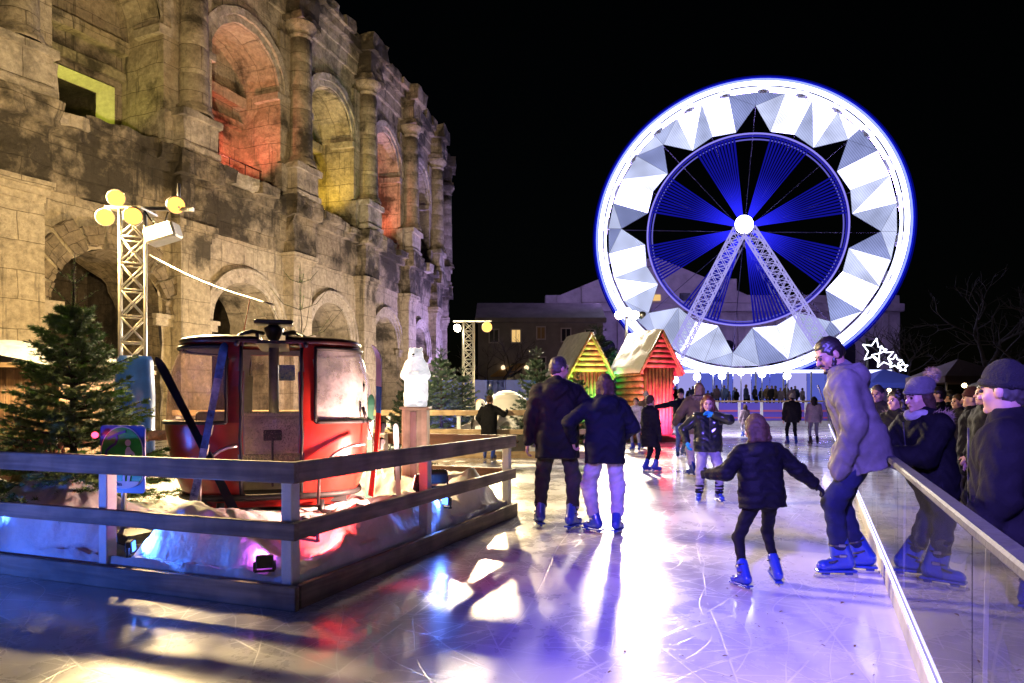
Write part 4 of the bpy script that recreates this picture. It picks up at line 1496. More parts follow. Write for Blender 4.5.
TY = 9.5
tw = thing('truss_tower', 'tall aluminium truss tower carrying four yellow floodlights, blue pad at its foot', 'light tower', (gx(133, TY), TY, -.0))
tb = V((gx(133, TY), TY, -.0)); tt = V((tb.x, TY, CH + 190 * TY / 700))
b = MB(); lattice(b, tb, tt, .30, 11, .020, V((.90, .43, 0)), 6); b.build('truss', M['alu'], tw)
b = MB(); b.box(tt + V((0, 0, .02)), (.44, .44, .03)); b.bar(tt + V((-.35, -.05, .06)), tt + V((.8, .05, .06)), .05); b.tube([tt + V((.62, 0, .06)), tt + V((.62, 0, .4))], .02, 6); b.build('crossbar', M['steel'], tw)
LH = []
for px, py, dy in ((105, 217, -.12), (116, 198, .1), (133, 216, -.2), (176, 205, 0)):
    p = at(px, py, TY + dy)
    LH.append(head(p, (-1.0 + (px - 130) * .02, 2.6, .6), tw, M['lamp_y'], .115))
b = MB(); q = at(163, 234, TY); b.bbox(q, (.42, .28, .22), .03, Matrix.Rotation(-.3, 3, 'Y')); b.tube([q, q + V((-.15, 0, .22))], .015, 6); b.build('unlit_projector', M['white_paint'], tw)
b = MB(); b.tube([tt + V((.2, -.1, .02)), tt + V((.35, -.1, -.2)), tt + V((.45, -.1, -.25)), tt + V((.5, -.05, .0))], .012, 5); b.build('cable_loop', M['rubber'], tw)
b = MB(); b.lathe([(.24, .03), (.25, .1), (.245, .9), (.255, .92), (.245, .94), (.25, 1.4), (.225, 1.86), (.20, 1.93)], (tb.x + .06, TY - .06, 0), 20); b.build('blue_pad', mat('blue_vinyl', (.02, .09, .45), .35, var=.3, vs=3, bump=.25, bs=5, coat=.3), tw)
for k, p in enumerate(LH):
    lamp('tower_beam', 'SPOT', p, P_TRUSS * (1.25 if k == 2 else 1), (1, .72, .34), (1.5 + k * .5, 4.2, .2), .10, 125, .7)
lamp('added_tower_glow', 'POINT', tt + V((-.35, -.5, -.1)), P_GLOW, (1, .64, .22), size=.1)  # point light added to brighten the truss
lamp('tower_spill', 'SPOT', tt + V((.1, .25, .45)), P_SPILL, (1, .72, .30), AP(4, 0, 9.0), .1, 165, .8)
lamp('tower_spill', 'SPOT', tt + V((.1, .30, .1)), P_SPILL * .8, (1, .80, .5), AP(12, 0, 5.5), .1, 150, .8)
# assumed tower, added unseen behind the viewer to light the ice violet
NT = V((-1.5, -3.4, -.15))
t4 = thing('truss_tower', 'assumed unseen truss tower at the near corner of the rink with two violet blue floodlights', 'light tower', NT)
b = MB(); lattice(b, NT, NT + V((0, 0, 4.6)), .30, 11, .020, V((1, .2, 0)), 6); b.build('truss', M['alu'], t4)
b = MB(); b.bar(NT + V((-.6, 0, 4.62)), NT + V((.6, 0, 4.62)), .05); b.build('crossbar', M['steel'], t4)
bl_m = glow('assumed_lamp_glass_blue', (.25, .22, 1), 40)
for dx, tg in ((-.45, (2.6, 5.0, 0)), (.45, (3.9, 14.0, 0))):
    q = head(NT + V((dx * .9, .1, 4.75)), tg, t4, bl_m, .17)
    lamp('tower_beam', 'SPOT', q, P_ASSUMED_VIOLET * (1.1 if dx > 0 else 1.0), (.20, .13, 1), tg, .30, 35 if dx < 0 else 24, 1)
flood((-5.4, 3.9, .24), (-2.2, 5.05, .50), P_ASSUMED_BLUE, (.06, .17, 1), 'assumed unseen blue floodlight lighting the snow and the white fence posts from the front', 70, .08)  # assumed lamp, added out of view to make snow and posts blue
# guy cable from the tower to the cabin's hanger
pa, pb = at(150, 255, TY), GC + V((0, -.02, 1.9))
b = MB(); b.tube([pa + (pb - pa) * (q / 16) - V((0, 0, .06 * math.sin(math.pi * q / 16))) for q in range(17)], .010, 6)
tag(b.build('haul_cable', M['alu']), 'pale steel cable stretched from the yellow light tower down to the red cabin', 'cable')

TY2 = 23.0
t2 = thing('truss_tower', 'distant truss tower with two floodlights beyond the white bear', 'light tower', (gx(468.5, TY2), TY2, -.05))
b = MB(); p1 = at(468.5, 322, TY2); lattice(b, (p1.x, TY2, -.05), p1, .34, 13, .022, V((1, .2, 0)), 5); b.build('truss', M['alu'], t2)
b = MB(); b.bar(p1 + V((-.5, 0, .02)), p1 + V((.75, 0, .02)), .05); b.build('crossbar', M['steel'], t2)
h1 = head(at(457.5, 328, TY2), (-6, 14, 0), t2, M['lamp_w'], .13)
h2 = head(at(487, 327, TY2), (.3, 4, .8), t2, M['lamp_y'], .17)
lamp('tower_beam', 'SPOT', h2, P_TOWER2, (1, .78, .42), (-1.0, 16.8, 0), .15, 95, .7)
lamp('tower_beam', 'SPOT', h1, P_TOWER2 * .4, (1, .85, .6), (-3, 16, 0), .12, 120, .7)

# the strong floodlight between the huts
KY = 27.0
KP = at(627, 315, KY)
t3 = thing('floodlight_mast', 'mast with a glaring white floodlight between the two little huts', 'light mast', (KP.x, KY, -.05))
b = MB(); b.tube([(KP.x, KY + .12, -.05), (KP.x, KY + .12, KP.z + .3)], .06, 10); b.build('pole', M['steel'], t3)
for k, dx in enumerate((-.30, .0, .30)):
    kq = head(KP + V((dx, 0, .12 * (k % 2))), (.8 + dx, 4, .4), t3, M['lamp_w'], .17)
    lamp('mast_beam', 'SPOT', kq, P_KEY / 3, (1, .86, .66), (1.4 + dx, 3.5, 0), .16, 100, .6)
h3 = head(KP + V((.62, .1, .0)), (12, 32, 0), t3, M['lamp_w'], .15)  # extra head added to brighten the far ice
lamp('mast_beam', 'SPOT', h3, P_FAR, (.86, .80, 1), (11, 31.5, 0), .15, 100, .9)
b = MB(); b.bar(KP + V((-.5, .12, 0)), KP + V((.7, .12, 0)), .06); b.build('crossbar', M['steel'], t3)

# ================================================================== second fenced snow garden
FY = 16.5
f2 = thing('wooden_fence', 'raw pine fence in front of the igloo and the penguin', 'fence', (0, FY, 0))
for nm, z, h in (('top_rail', 1.07, .13), ('middle_rail', .62, .12), ('base_beam', .08, .16)):
    plank_run(nm, M['raw_wood'], f2, (-8, FY, 0), (2.15, FY, 0), h, .05, z)
    plank_run(nm, M['rail_wood_y'], f2, (2.17, FY + .03, 0), (2.35, FY + 6.6, 0), h, .05, z)
for k in range(7):
    b = MB(); b.bbox((-7.9 + k * 1.66, FY + .075, .55), (.09, .09, 1.08), .006); b.build('post', M['white_paint'], f2)
for k in range(1, 5):
    b = MB(); b.bbox((2.17 + .045 * k + .07, FY + 1.6 * k, .55), (.09, .09, 1.08), .006); b.build('post', M['white_paint'], f2)
b = MB()
nu, nv = 90, 60
for i in range(nu + 1):
    for j in range(nv + 1):
        x, y = -8 + 10.1 * i / nu, FY + .12 + 8 * j / nv
        p = V((x, y, 0)); e = min(i, nu - i) / nu * 10.1
        e = min(e, (y - FY - .1))
        t = max(0, min(1, e / .9)); t = t * t * (3 - 2 * t)
        z = .03 + t * (.38 + .28 * noise.noise(p * .5) + .12 * noise.noise(p * 1.4) + .03 * noise.noise(p * 5))
        b.v.append((x, y, max(.012, z)))
for i in range(nu):
    for j in range(nv):
        a = i * (nv + 1) + j
        b.f.append((a, a + nv + 1, a + nv + 2, a + 1)); b.sm.append(True)
tag(b.build('snow', M['snow']), kind='structure')
# igloo
IG = V((gx(507, 19), 19.0, .28))
ig = thing('igloo', 'smooth white igloo dome behind the pine fence', 'igloo', IG)
b = MB()
rows = 9
for k in range(rows):
    a0, a1 = math.pi / 2 * k / rows, math.pi / 2 * (k + 1) / rows
    pr = []
    for q in range(5):
        a = a0 + (a1 - a0) * q / 4; e = .985 if q in (0, 4) else 1
        pr.append((.90 * math.cos(a) * e + .001, 1.36 * math.sin(a) * e))
    if k == 0: prf = pr
    else: prf = prf + pr[1:]
b.lathe(prf, IG, 36); b.build('dome', mat('igloo_skin', (.78, .76, .72), .7, var=.08, vs=3, bump=.2, bs=6), ig)
b = MB()
for s_ in range(0, 181, 12):
    a = R(s_); b.add([], [])
b.tube([IG + V((.30 * math.cos(R(q)), -.93, .30 + .42 * math.sin(R(q)) - .1)) for q in range(0, 181, 15)], .085, 8); b.build('entrance_arch', bwht, ig)
# penguin
PN = V((gx(480.5, 17.2), 17.2, .30))
pn = thing('penguin_figure', 'white penguin figure with a yellow head patch behind the fence', 'penguin figure', PN, R(20))
pz = [('c', (0, 0, .25), (0, 0, .62), .19, .15, .06), ('c', (0, 0, .62), (0, -.01, .92), .15, .11, .08), ('e', (0, -.01, .97), (.115, .12, .12), None, .05)]
surf(pz, .016, None, 1.0).build('body', bwht, pn, local=True)
b = MB(); b.ball((0, .03, 1.0), .118, 12, (1, 1, .9)); b.build('head_patch', mat('yellow_patch', (.75, .45, .06), .6), pn, local=True)
b = MB(); b.tube([(0, -.10, .97), (0, -.20, .955), (0, -.24, .93)], [.035, .022, .006], 8); b.build('beak', M['black'], pn, local=True)
for s_ in (-1, 1):
    b = MB(); b.tube([(s_ * .15, 0, .72), (s_ * .22, .0, .50), (s_ * .23, -.02, .28)], [.04, .05, .015], 8, squash=.5); b.build('flipper', M['black'], pn, local=True)
    b = MB(); b.bbox((s_ * .09, -.08, .05), (.12, .24, .05), .02); b.build('foot', mat('orange_foot', (.6, .22, .03), .6), pn, local=True)
# blue spotlit snowy hammock of snow: pale cloth bank between the rails
b = MB()
for i in range(31):
    for j in range(9):
        x = gx(405, 17.4) + (gx(476, 17.4) - gx(405, 17.4)) * i / 30
        sag = .22 * (1 - (2 * i / 30 - 1) ** 2)
        b.v.append((x, 17.3 + .25 * j / 8, .88 - sag - .30 * math.sin(math.pi * j / 8) * .5 + .02 * noise.noise(V((x * 5, j, 0)))))
for i in range(30):
    for j in range(8):
        a = i * 9 + j; b.f.append((a, a + 9, a + 10, a + 1)); b.sm.append(True)
o = b.build('cloth_swag', mat('white_cloth', (.6, .58, .62), .8, bump=.3)); tag(o, 'white cloth hanging in a swag behind the pine fence', 'cloth')
md = o.modifiers.new('thickness', 'SOLIDIFY'); md.thickness = .02

# fir trees around
proto = fir('fir_tree', 'dark bushy fir just beyond the white bear, lit blue at its base', (gx(441, 18.5), 18.5, .2), 2.55, 1.0, 21, M['needle2'], 14, 10, 8, 24, .07, base=.05, leader=.10, nw=.007)
chd = {}
for c_ in bpy.data.objects:
    if c_.parent: chd.setdefault(c_.parent.name, []).append(c_)
for px, Y, zb, H, wdt, rz, lab in ((404, 10.8, .05, 1.62, .62, 1.0, 'small yellow green fir between the red cabin and the white bear'),
                                   (463, 19.5, .2, 2.1, .8, 2.0, 'fir standing at the foot of the distant truss tower'),
                                   (490, 20.5, .3, 1.55, .55, 3.1, 'little bright green fir at the igloo in front of the blue hoarding'),
                                   (537, 18.0, .2, 2.5, .75, 4.4, 'tall thin fir beside the shoulder of the man in the black parka'),
                                   (578, 22.8, .1, 2.2, .8, 5.2, 'fir lit green in front of the yellow hut'),
                                   (597, 28.0, .1, 4.3, 1.0, .5, 'tall fir between the huts lit yellow by the mast'),
                                   (425, 21.5, .2, 2.3, 1.0, 2.6, 'dark fir half hidden behind the white bear')):
    c = copy_tree(proto, None, chd)
    c.location = (gx(px, Y), Y, zb); c.rotation_euler = (0, 0, rz); c.scale = (wdt * H / 2.0, wdt * H / 2.0, H / 2.55)
    tag(c, lab)
# blue hoarding
t = thing('hoarding', 'plain blue hoarding behind the igloo', 'hoarding', (-1.2, 26, 0))
hb = mat('blue_hoarding', (.035, .07, .50), .5, var=.15)
for k in range(4):
    b = MB(); b.bbox((-3.3 + k * 1.22, 26, 1.08), (1.2, .05, 2.16), .01); b.build('panel', hb, t)
# blue lamp assumed in the garden to light the fir
flood((gx(452, 17.6), 17.6, .62), (gx(443, 18.6), 18.9, 1.3), P_ASSUMED_BLUE * .5, (.12, .10, 1), 'assumed blue floodlight under the dark fir beyond the bear', 110)

# ------------------------------------------------------------------ huts


def hut(name, label, X, Y, rz, W, D, he, ha, roofm, seed):
    t = thing(name, label, 'hut', (X, Y, .0), rz)
    rr = random.Random(seed)
    hw_ = W / 2
    # log gable, logs stacked inside the triangle
    b = MB(); n = 7
    for k in range(n):
        z = he + (ha - he) * (k + .5) / n; x = hw_ * (1 - (k + .55) / n)
        b.tube([(-x, -D / 2, z), (x, -D / 2 + rr.uniform(-.01, .01), z + rr.uniform(-.015, .015))], (ha - he) / n * .5, 8)
    b.build('gable_logs', M['log'], t, local=True)
    b = MB(); n = 8; ww = W * .80
    for k in range(n):
        x = -ww / 2 + ww * (k + .5) / n
        b.tube([(x * .86, -D / 2 + .08, .0), (x, -D / 2 + .06, he + .02)], ww / n * .52, 8)
    b.build('front_wall', M['plank_v'], t, local=True)
    for s_ in (-1, 1):
        b = MB(); n = 11
        for k in range(n):
            z = he * (k + .5) / n; x = s_ * (ww / 2 * (.86 + .14 * z / he))
            b.tube([(x, -D / 2 + .1, z), (x, D / 2 - .05, z)], he / n * .52, 8)
        b.build('side_wall', M['log'], t, local=True)
    b = MB(); b.box((0, D / 2 - .05, he / 2), (ww * .9, .05, he)); b.prism([(-hw_ * .95, he), (hw_ * .95, he), (0, ha - .04)], (0, D / 2 - .02, 0), (1, 0, 0), (0, 0, 1), (0, 1, 0), .04); b.build('rear_wall', M['log'], t, local=True)
    sl = math.atan2(ha - he, hw_)
    for s_ in (-1, 1):
        b = MB(); nx, ny = 14, 18; L_ = math.hypot(hw_ + .14, (ha - he) * (hw_ + .14) / hw_)
        vs, fs = [], []
        for i in range(nx + 1):
            for j in range(ny + 1):
                u = L_ * i / nx; y = -D / 2 - .16 + (D + .3) * j / ny
                th = .05 + .05 * (1 - abs(2 * j / ny - 1) ** 4) + .035 * noise.noise(V((u * 3 + seed, y * 3, s_)))
                if i == nx: th = .0
                x = u * math.cos(sl); z = ha + .03 - u * math.sin(sl) - (.05 * abs(noise.noise(V((y * 7, seed, s_)))) if i == nx else 0)
                vs.append((s_ * (x + th * math.sin(sl)), y, z + th * math.cos(sl) + .03))
        for i in range(nx):
            for j in range(ny):
                a = i * (ny + 1) + j; q = (a, a + ny + 1, a + ny + 2, a + 1)
                fs.append(q if s_ > 0 else q[::-1])
        b.add(vs, fs, True); b.build('snowy_roof', roofm, t, local=True)
        b = MB(); c_, si = math.cos(sl), math.sin(sl)
        b.add([(s_ * .0, -D / 2 - .14, ha + .02), (s_ * (L_ * c_), -D / 2 - .14, ha + .02 - L_ * si), (s_ * (L_ * c_), D / 2 + .12, ha + .02 - L_ * si), (0, D / 2 + .12, ha + .02),
               (s_ * .0, -D / 2 - .14, ha - .04), (s_ * (L_ * c_ - .03), -D / 2 - .14, ha - .04 - L_ * si), (s_ * (L_ * c_ - .03), D / 2 + .12, ha - .04 - L_ * si), (0, D / 2 + .12, ha - .04)],
              [(0, 1, 2, 3), (7, 6, 5, 4), (0, 4, 5, 1), (1, 5, 6, 2), (2, 6, 7, 3)])
        b.build('roof_boards', M['log'], t, local=True)
        b = MB(); b.tube([(0, -D / 2 - .17, ha + .04), (s_ * L_ * c_, -D / 2 - .17, ha + .04 - L_ * si)], .045, 8); b.build('bargeboard', M['log'], t, local=True)
    # straw and frost tufts along the verge
    b = MB()
    for q in range(260):
        u = rr.random() * L_; s_ = rr.choice((-1, 1)); p = V((s_ * u * c_, -D / 2 - .18, ha + .06 - u * si)); d = V((rr.gauss(0, .5), -1, rr.gauss(.1, .6))).normalized() * rr.uniform(.04, .12)
        w_ = V((.008, 0, .006)); b.add([p - w_, p + w_, p + d], [(0, 1, 2)])
    b.build('straw_fringe', M['raw_wood'], t, local=True)
    return t


rsnow = mat('roof_snow', (.84, .84, .85), .8, var=.08, bump=.5, bs=14)
rplas = mat('frosted_sheet', (.20, .22, .24), .35, var=.3, vs=4, bump=.4, bs=9)
h2_ = hut('log_hut', 'small steep log hut with a snow white roof, its front lit red and pink', gx(645, 25.0), 25.0, R(24), 1.52, 1.75, 2.51, 3.75, rsnow, 2)
h1_ = hut('log_hut', 'small steep log hut with its gable lit yellow and its side lit green', gx(579, 25.6), 25.6, R(18), 1.50, 1.9, 2.40, 3.72, rplas, 5)
HX, HYY = gx(645, 25.0), 25.0  # coloured floodlights below are assumed, to light the huts
flood((HX + 1.0, 23.0, .25), (HX + .55, 24.3, 1.4), P_HUT * 2.2, (1, .04, .26), 'assumed pink floodlight at the foot of the snow roofed hut', 120)
flood((HX - .5, 22.3, .25), (HX + .2, 24.2, 2.7), P_HUT * 1.0, (1, .30, .14), 'assumed orange floodlight in front of the snow roofed hut', 100)
flood((2.5, 23.4, .3), (2.6, 24.5, 3.6), P_HUT * 1.7, (1, .66, .05), 'assumed yellow floodlight in front of the frosted hut', 44)
flood((2.95, 23.3, .25), (2.75, 24.6, 1.5), P_HUT * 3.0, (.03, 1, .16), 'assumed green floodlight at the corner of the frosted hut', 66)
t = thing('wooden_stage', 'low brown plank stage under the red lit hut', 'stage', (HX, 25, 0), R(24))
b = MB(); b.bbox((0, 0, .10), (3.0, 3.4, .20), .01); b.build('deck', M['brown_wood'], t, local=True)

# ------------------------------------------------------------------ chalet at the left
t = thing('market_chalet', 'orange plank market chalet with a snow covered roof behind the big fir', 'chalet', (-9.6, 12.8, 0))
b = MB()
for k in range(22):
    b.bbox((-11.4 + k * .165, 12.0, .95), (.155, .03, 1.9), .006)
b.build('front_wall', M['plank_v'], t)
b = MB()
for k in range(16): b.bbox((-7.77, 12.1 + k * .165, .95), (.03, .155, 1.9), .006)
b.build('side_wall', M['plank_v'], t)
b = MB(); nx, ny = 40, 14; vs, fs = [], []
for i in range(nx + 1):
    for j in range(ny + 1):
        x, y = -11.8 + 4.35 * i / nx, 11.65 + 3.2 * j / ny
        z = 2.08 + .10 * math.sin(math.pi * j / ny) ** .5 * math.sin(math.pi * i / nx) ** .3 + .05 * noise.noise(V((x * 1.5, y * 1.5, 0))) + .25 * math.exp(-((x + 9.2) / .9) ** 2)
        z -= (.14 + .08 * noise.noise(V((x * 3, 7, 0)))) if j == 0 else 0
        vs.append((x, y, z))
for i in range(nx):
    for j in range(ny):
        a = i * (ny + 1) + j; fs.append((a, a + ny + 1, a + ny + 2, a + 1))
b.add(vs, fs, True); b.build('snowy_roof', mat('grey_roof_snow', (.34, .33, .32), .8, var=.3, bump=.5, bs=8), t)
b = MB(); b.box((-9.62, 13.25, 1.94), (4.2, 3.1, .08)); b.build('roof_boards', M['log'], t)

# ================================================================== barriers of the rink
gb = thing('glass_barrier', 'clear acrylic rink barrier with a grey top rail and a glowing strip along its foot', 'barrier', (BX(4), 4, 0))
gd = V((.4027, .9153, 0)); gn = V((-.9153, .4027, 0))


def GP(y, z, off=0.0): return V((BX(y), y, z)) - gn * off


acr = clear('acrylic', (.88, .89, .94), 2.5, .012, .03, 3, (.7, .7, .75))
YS = [-2.0]
while YS[-1] < 39: YS.append(YS[-1] + 2.16)
YS = [y - .05 for y in YS]
for y0, y1 in zip(YS, YS[1:]):
    b = MB(); b.bar(GP(y0 + .008, .50, .03), GP(y1 - .008, .50, .03), .010, .74); b.build('panel', acr, gb)
    b = MB(); b.bar(GP(y0, .50, .062), GP(y0, .501, .062) + V((0, 0, .74)) * .0 + gd * .010, .012, .76); b.build('post', M['alu'], gb)
hp = mat('white_hdpe', (.42, .42, .47), .5, var=.2, bump=.05)
b = MB(); b.bar(GP(-2, .06, .02), GP(39, .06, .02), .04, .12, bev=.006); b.build('kick_plate', hp, gb)
b = MB(); b.bar(GP(-2, .131, .012), GP(39, .131, .012), .010, .010); b.build('led_strip', glow('led_strip_white', (.62, .56, 1), 4.5), gb)
b = MB(); b.bar(GP(-2, .90, .04), GP(39, .905, .04), .065, .04, bev=.010); b.build('top_rail', mat('grey_rail', (.045, .045, .06), .62, .0, var=.35, vs=12, bump=.2), gb)

fb = thing('rink_barrier', 'far rink barrier with pale posts and striped purple panels', 'barrier', (8, 40, 0))
X0, X1 = gx(606, 40), BX(40)
pur = bpy.data.materials.new('striped_panel'); pur.use_nodes = True
nt = pur.node_tree; bp = nt.nodes['Principled BSDF']; tc = nt.nodes.new('ShaderNodeTexCoord'); sx = nt.nodes.new('ShaderNodeSeparateXYZ'); rp = nt.nodes.new('ShaderNodeValToRGB')
nt.links.new(tc.outputs['Object'], sx.inputs[0]); nt.links.new(sx.outputs['Z'], rp.inputs[0]); nt.links.new(rp.outputs[0], bp.inputs['Base Color'])
rp.color_ramp.interpolation = 'CONSTANT'
for k, (p_, c_) in enumerate(((0, (.10, .07, .42)), (.28, (.12, .08, .5)), (.42, (.5, .10, .16)), (.50, (.12, .08, .5)), (.68, (.10, .07, .45)), (.80, (.5, .12, .2)), (.90, (.13, .10, .55)))):
    e = rp.color_ramp.elements[k] if k < 2 else rp.color_ramp.elements.new(p_)
    e.position = p_; e.color = (*c_, 1)
bp.inputs['Roughness'].default_value = .3
n = 10
for k in range(n):
    x0, x1 = X0 + (X1 - X0) * k / n, X0 + (X1 - X0) * (k + 1) / n
    b = MB(); b.box(((x0 + x1) / 2, 40.02, .80), (x1 - x0 - .06, .02, 1.0)); b.build('panel', pur, fb)
    b = MB(); b.bbox((x0, 40, .68), (.16, .09, 1.36), .01); b.build('post', M['white_paint'], fb)
b = MB(); b.bbox(((X0 + X1) / 2, 40, 1.40), (X1 - X0 + .2, .14, .09), .02); b.build('top_rail', M['raw_wood'], fb)
b = MB(); b.bbox(((X0 + X1) / 2, 39.95, .14), (X1 - X0, .06, .28), .01); b.build('kick_plate', hp, fb)

# ================================================================== the big wheel
TH = math.atan2(229, 700)
WE, WN, WZ = V((math.cos(TH), -math.sin(TH), 0)), V((-math.sin(TH), -math.cos(TH), 0)), V((0, 0, 1))
WC = V((24.4 + .3, 74.5, 19.7))
fw = thing('ferris_wheel', 'giant ferris wheel with a blazing white faceted rim and blue lit spokes', 'ferris wheel', (WC.x, WC.y, .9))


def WP(r, a, off=0.0):
    return WC + WE * (r * math.sin(R(a))) + WZ * (r * math.cos(R(a))) + WN * off


def led(name, c, s, period=.34, depth=.55):
    """emission in fine lines for the band of blurred wheel light"""
    m = bpy.data.materials.new(name); m.use_nodes = True
    nt = m.node_tree; nt.nodes.clear(); N = nt.nodes.new; L = nt.links.new
    e = N('ShaderNodeEmission'); e.inputs[0].default_value = (*c, 1); o = N('ShaderNodeOutputMaterial')
    tc = N('ShaderNodeTexCoord'); wv = N('ShaderNodeTexWave'); wv.inputs['Scale'].default_value = 1 / period / 3.18; wv.inputs['Distortion'].default_value = .3
    mp = N('ShaderNodeMapping'); mp.inputs['Rotation'].default_value = (0, R(32), 0)
    n2 = N('ShaderNodeTexNoise'); n2.inputs['Scale'].default_value = .35; n2.inputs['Detail'].default_value = 2
    L(tc.outputs['Object'], mp.inputs[0]); L(mp.outputs[0], wv.inputs['Vector']); L(tc.outputs['Object'], n2.inputs['Vector'])
    a = N('ShaderNodeMapRange'); a.inputs['To Min'].default_value = s * (1 - depth); a.inputs['To Max'].default_value = s * (1 + depth * .3)
    L(wv.outputs['Fac'], a.inputs['Value'])
    b_ = N('ShaderNodeMapRange'); b_.inputs['From Min'].default_value, b_.inputs['From Max'].default_value = .3, .7; b_.inputs['To Min'].default_value, b_.inputs['To Max'].default_value = .72, 1.3
    L(n2.outputs['Fac'], b_.inputs['Value'])
    mu = N('ShaderNodeMath'); mu.operation = 'MULTIPLY'; L(a.outputs[0], mu.inputs[0]); L(b_.outputs[0], mu.inputs[1]); L(mu.outputs[0], e.inputs[1])
    L(e.outputs[0], o.inputs[0]); return m


LV_ = [led('led_white', (.52, .50, 1), W_LED, .24, .3), led('led_bright', (.62, .64, 1), W_LED * .32, .24, .3), led('led_soft', (.62, .68, 1), 1.05, .2, .2), led('led_pale', (.56, .63, 1), .86, .2, .2), led('led_dim', (.44, .51, 1), .66, .2, .3)]
back_m = mat('wheel_steel', (.10, .10, .13), .5, .5)
tip, I1, IM, I2 = 13.1, (9.5, 10.45), (22.5, 10.75), (35.5, 10.45)
OR = 14.55
rr = random.Random(12)
pat = [[4, 2, 1, 0, 3, 0, 2, 1], [4, 4, 0, 1, 2, 0, 3, 2], [2, 4, 1, 2, 0, 0, 4, 1], [4, 3, 2, 1, 1, 4, 3, 2], [3, 2, 2, 0, 2, 3, 2, 3], [3, 2, 0, 2, 1, 0, 2, 4], [2, 4, 0, 0, 1, 2, 4, 2], [3, 2, 0, 3, 1, 0, 4, 4]]
for k in range(8):
    a0 = 5 + 45 * k
    O = [(a0 + 11.25 * q, OR) for q in range(5)]
    T0, T1, J1, JM, J2 = (a0, tip), (a0 + 45, tip), (a0 + I1[0], I1[1]), (a0 + IM[0], IM[1]), (a0 + I2[0], I2[1])
    for q, tri in enumerate(((O[0], O[1], T0), (T0, O[1], J1), (J1, O[1], O[2]), (J1, O[2], JM), (JM, O[2], J2), (J2, O[2], O[3]), (J2, O[3], T1), (T1, O[3], O[4]))):
        lv = pat[k][q]
        c_ = sum((WP(r_, a_) for a_, r_ in tri), V()) / 3
        fs = [WP(r_, a_, .10) for a_, r_ in tri]; fs = [c_ + (p - c_) * .985 + WN * .0 for p in fs]
        fr = [p - WN * .16 for p in fs]
        b = MB(); b.add([p - WN * .012 for p in fs] + fr, [(0, 2, 1), (3, 4, 5), (0, 1, 4, 3), (1, 2, 5, 4), (2, 0, 3, 5)])
        pb_ = b.build('light_blur_panel', back_m, fw)  # panels added in place of the turning wheel's blurred light
        nn = (fs[1] - fs[0]).cross(fs[2] - fs[0]).dot(WN)
        b = MB(); b.add(fs, [(0, 1, 2) if nn > 0 else (0, 2, 1)]); b.build('light_blur_face', LV_[lv], pb_)


def ring(r, off, rad, name, m, n=120, ns=6):
    b = MB(); b.tube([WP(r, 360 * q / n, off) for q in range(n + 1)], rad, ns, cap=False); return b.build(name, m, fw)


ring(15.80, .25, .10, 'outer_glow_ring', glow('led_blue_edge', (.16, .2, 1), 2.5))
ring(16.02, .15, .10, 'outer_glow_ring', glow('halo_blue_dim', (.01, .02, 1), .5))  # this and the next ring imitate the hazy blue halo round the rim
ring(16.22, .05, .08, 'outer_glow_ring', glow('halo_blue_faint', (.005, .01, 1), .16))
ring(15.38, .35, .23, 'rim_light_ring', glow('led_rim_white', (.58, .60, 1), W_LED * .9))
ring(14.86, .30, .15, 'rim_light_ring', glow('led_rim_white_soft', (.62, .66, 1), W_LED * .45))
ring(15.08, -.9, .14, 'rear_rim', glow('rear_fill_violet', (.42, .30, 1), W_REAR))  # rear rim given an added glow to light the building behind
ring(10.15, .2, .09, 'inner_ring', glow('led_violet', (.30, .26, 1), 1.0))
ring(9.70, -.3, .07, 'inner_ring', glow('led_violet_dim', (.22, .20, 1), .6))
ring(9.95, .0, .10, 'inner_ring', glow('led_deep_blue', (.06, .05, 1), .35))
sp = glow('led_blue_spoke', (.020, .022, 1), W_SPOKE)
nt = sp.node_tree                              # spoke emission graded up towards the hub, imitating its glow
tc = nt.nodes.new('ShaderNodeTexCoord'); vd = nt.nodes.new('ShaderNodeVectorMath'); vd.operation = 'DISTANCE'; vd.inputs[1].default_value = (0, 0, WC.z - .9)
mr = nt.nodes.new('ShaderNodeMapRange'); mr.interpolation_type = 'SMOOTHSTEP'
for q_, v_ in zip(('From Min', 'From Max', 'To Min', 'To Max'), (.5, 6.5, W_SPOKE * 5, W_SPOKE)): mr.inputs[q_].default_value = v_
nt.links.new(tc.outputs['Object'], vd.inputs[0]); nt.links.new(vd.outputs['Value'], mr.inputs['Value']); nt.links.new(mr.outputs[0], nt.nodes['Emission'].inputs['Strength'])
for k in range(8):
    for q in range(12):
        a = 27.5 + 45 * k + (q - 5.5) * 2.1
        b = MB(); b.tube([WP(.9, a, .9), WP(10.0, a, .1)], [.03, .125], 4); b.build('spoke', sp, fw)
for k in range(16):
    a = 5 + 22.5 * k
    b = MB(); b.tube([WP(.9, a, -.9), WP(14.6, a, -.5)], .05, 4); b.build('stay_cable', back_m, fw)
cabm = mat('white_cabin', (.7, .7, .75), .3)
for k in range(24):
    p = WP(15.1, 7.5 + 15 * k, -.3)
    b = MB(); b.lathe([(.35, -.75), (.62, -.6), (.68, -.1), (.60, .35), (.35, .62), (.08, .68)], p, 12); b.build('passenger_cabin', cabm, fw)
b = MB(); b.ball(WP(0, 0, 2.5), .95, 16, (1, .6, 1)); b.build('hub_lamp', glow('hub_glow', (.72, .76, 1), 22), fw)
b = MB(); b.tube([WP(0, 0, -3), WP(0, 0, 2.3)], .7, 14); b.build('axle', back_m, fw)
legm = glow('leg_led', (.46, .42, 1), .85)
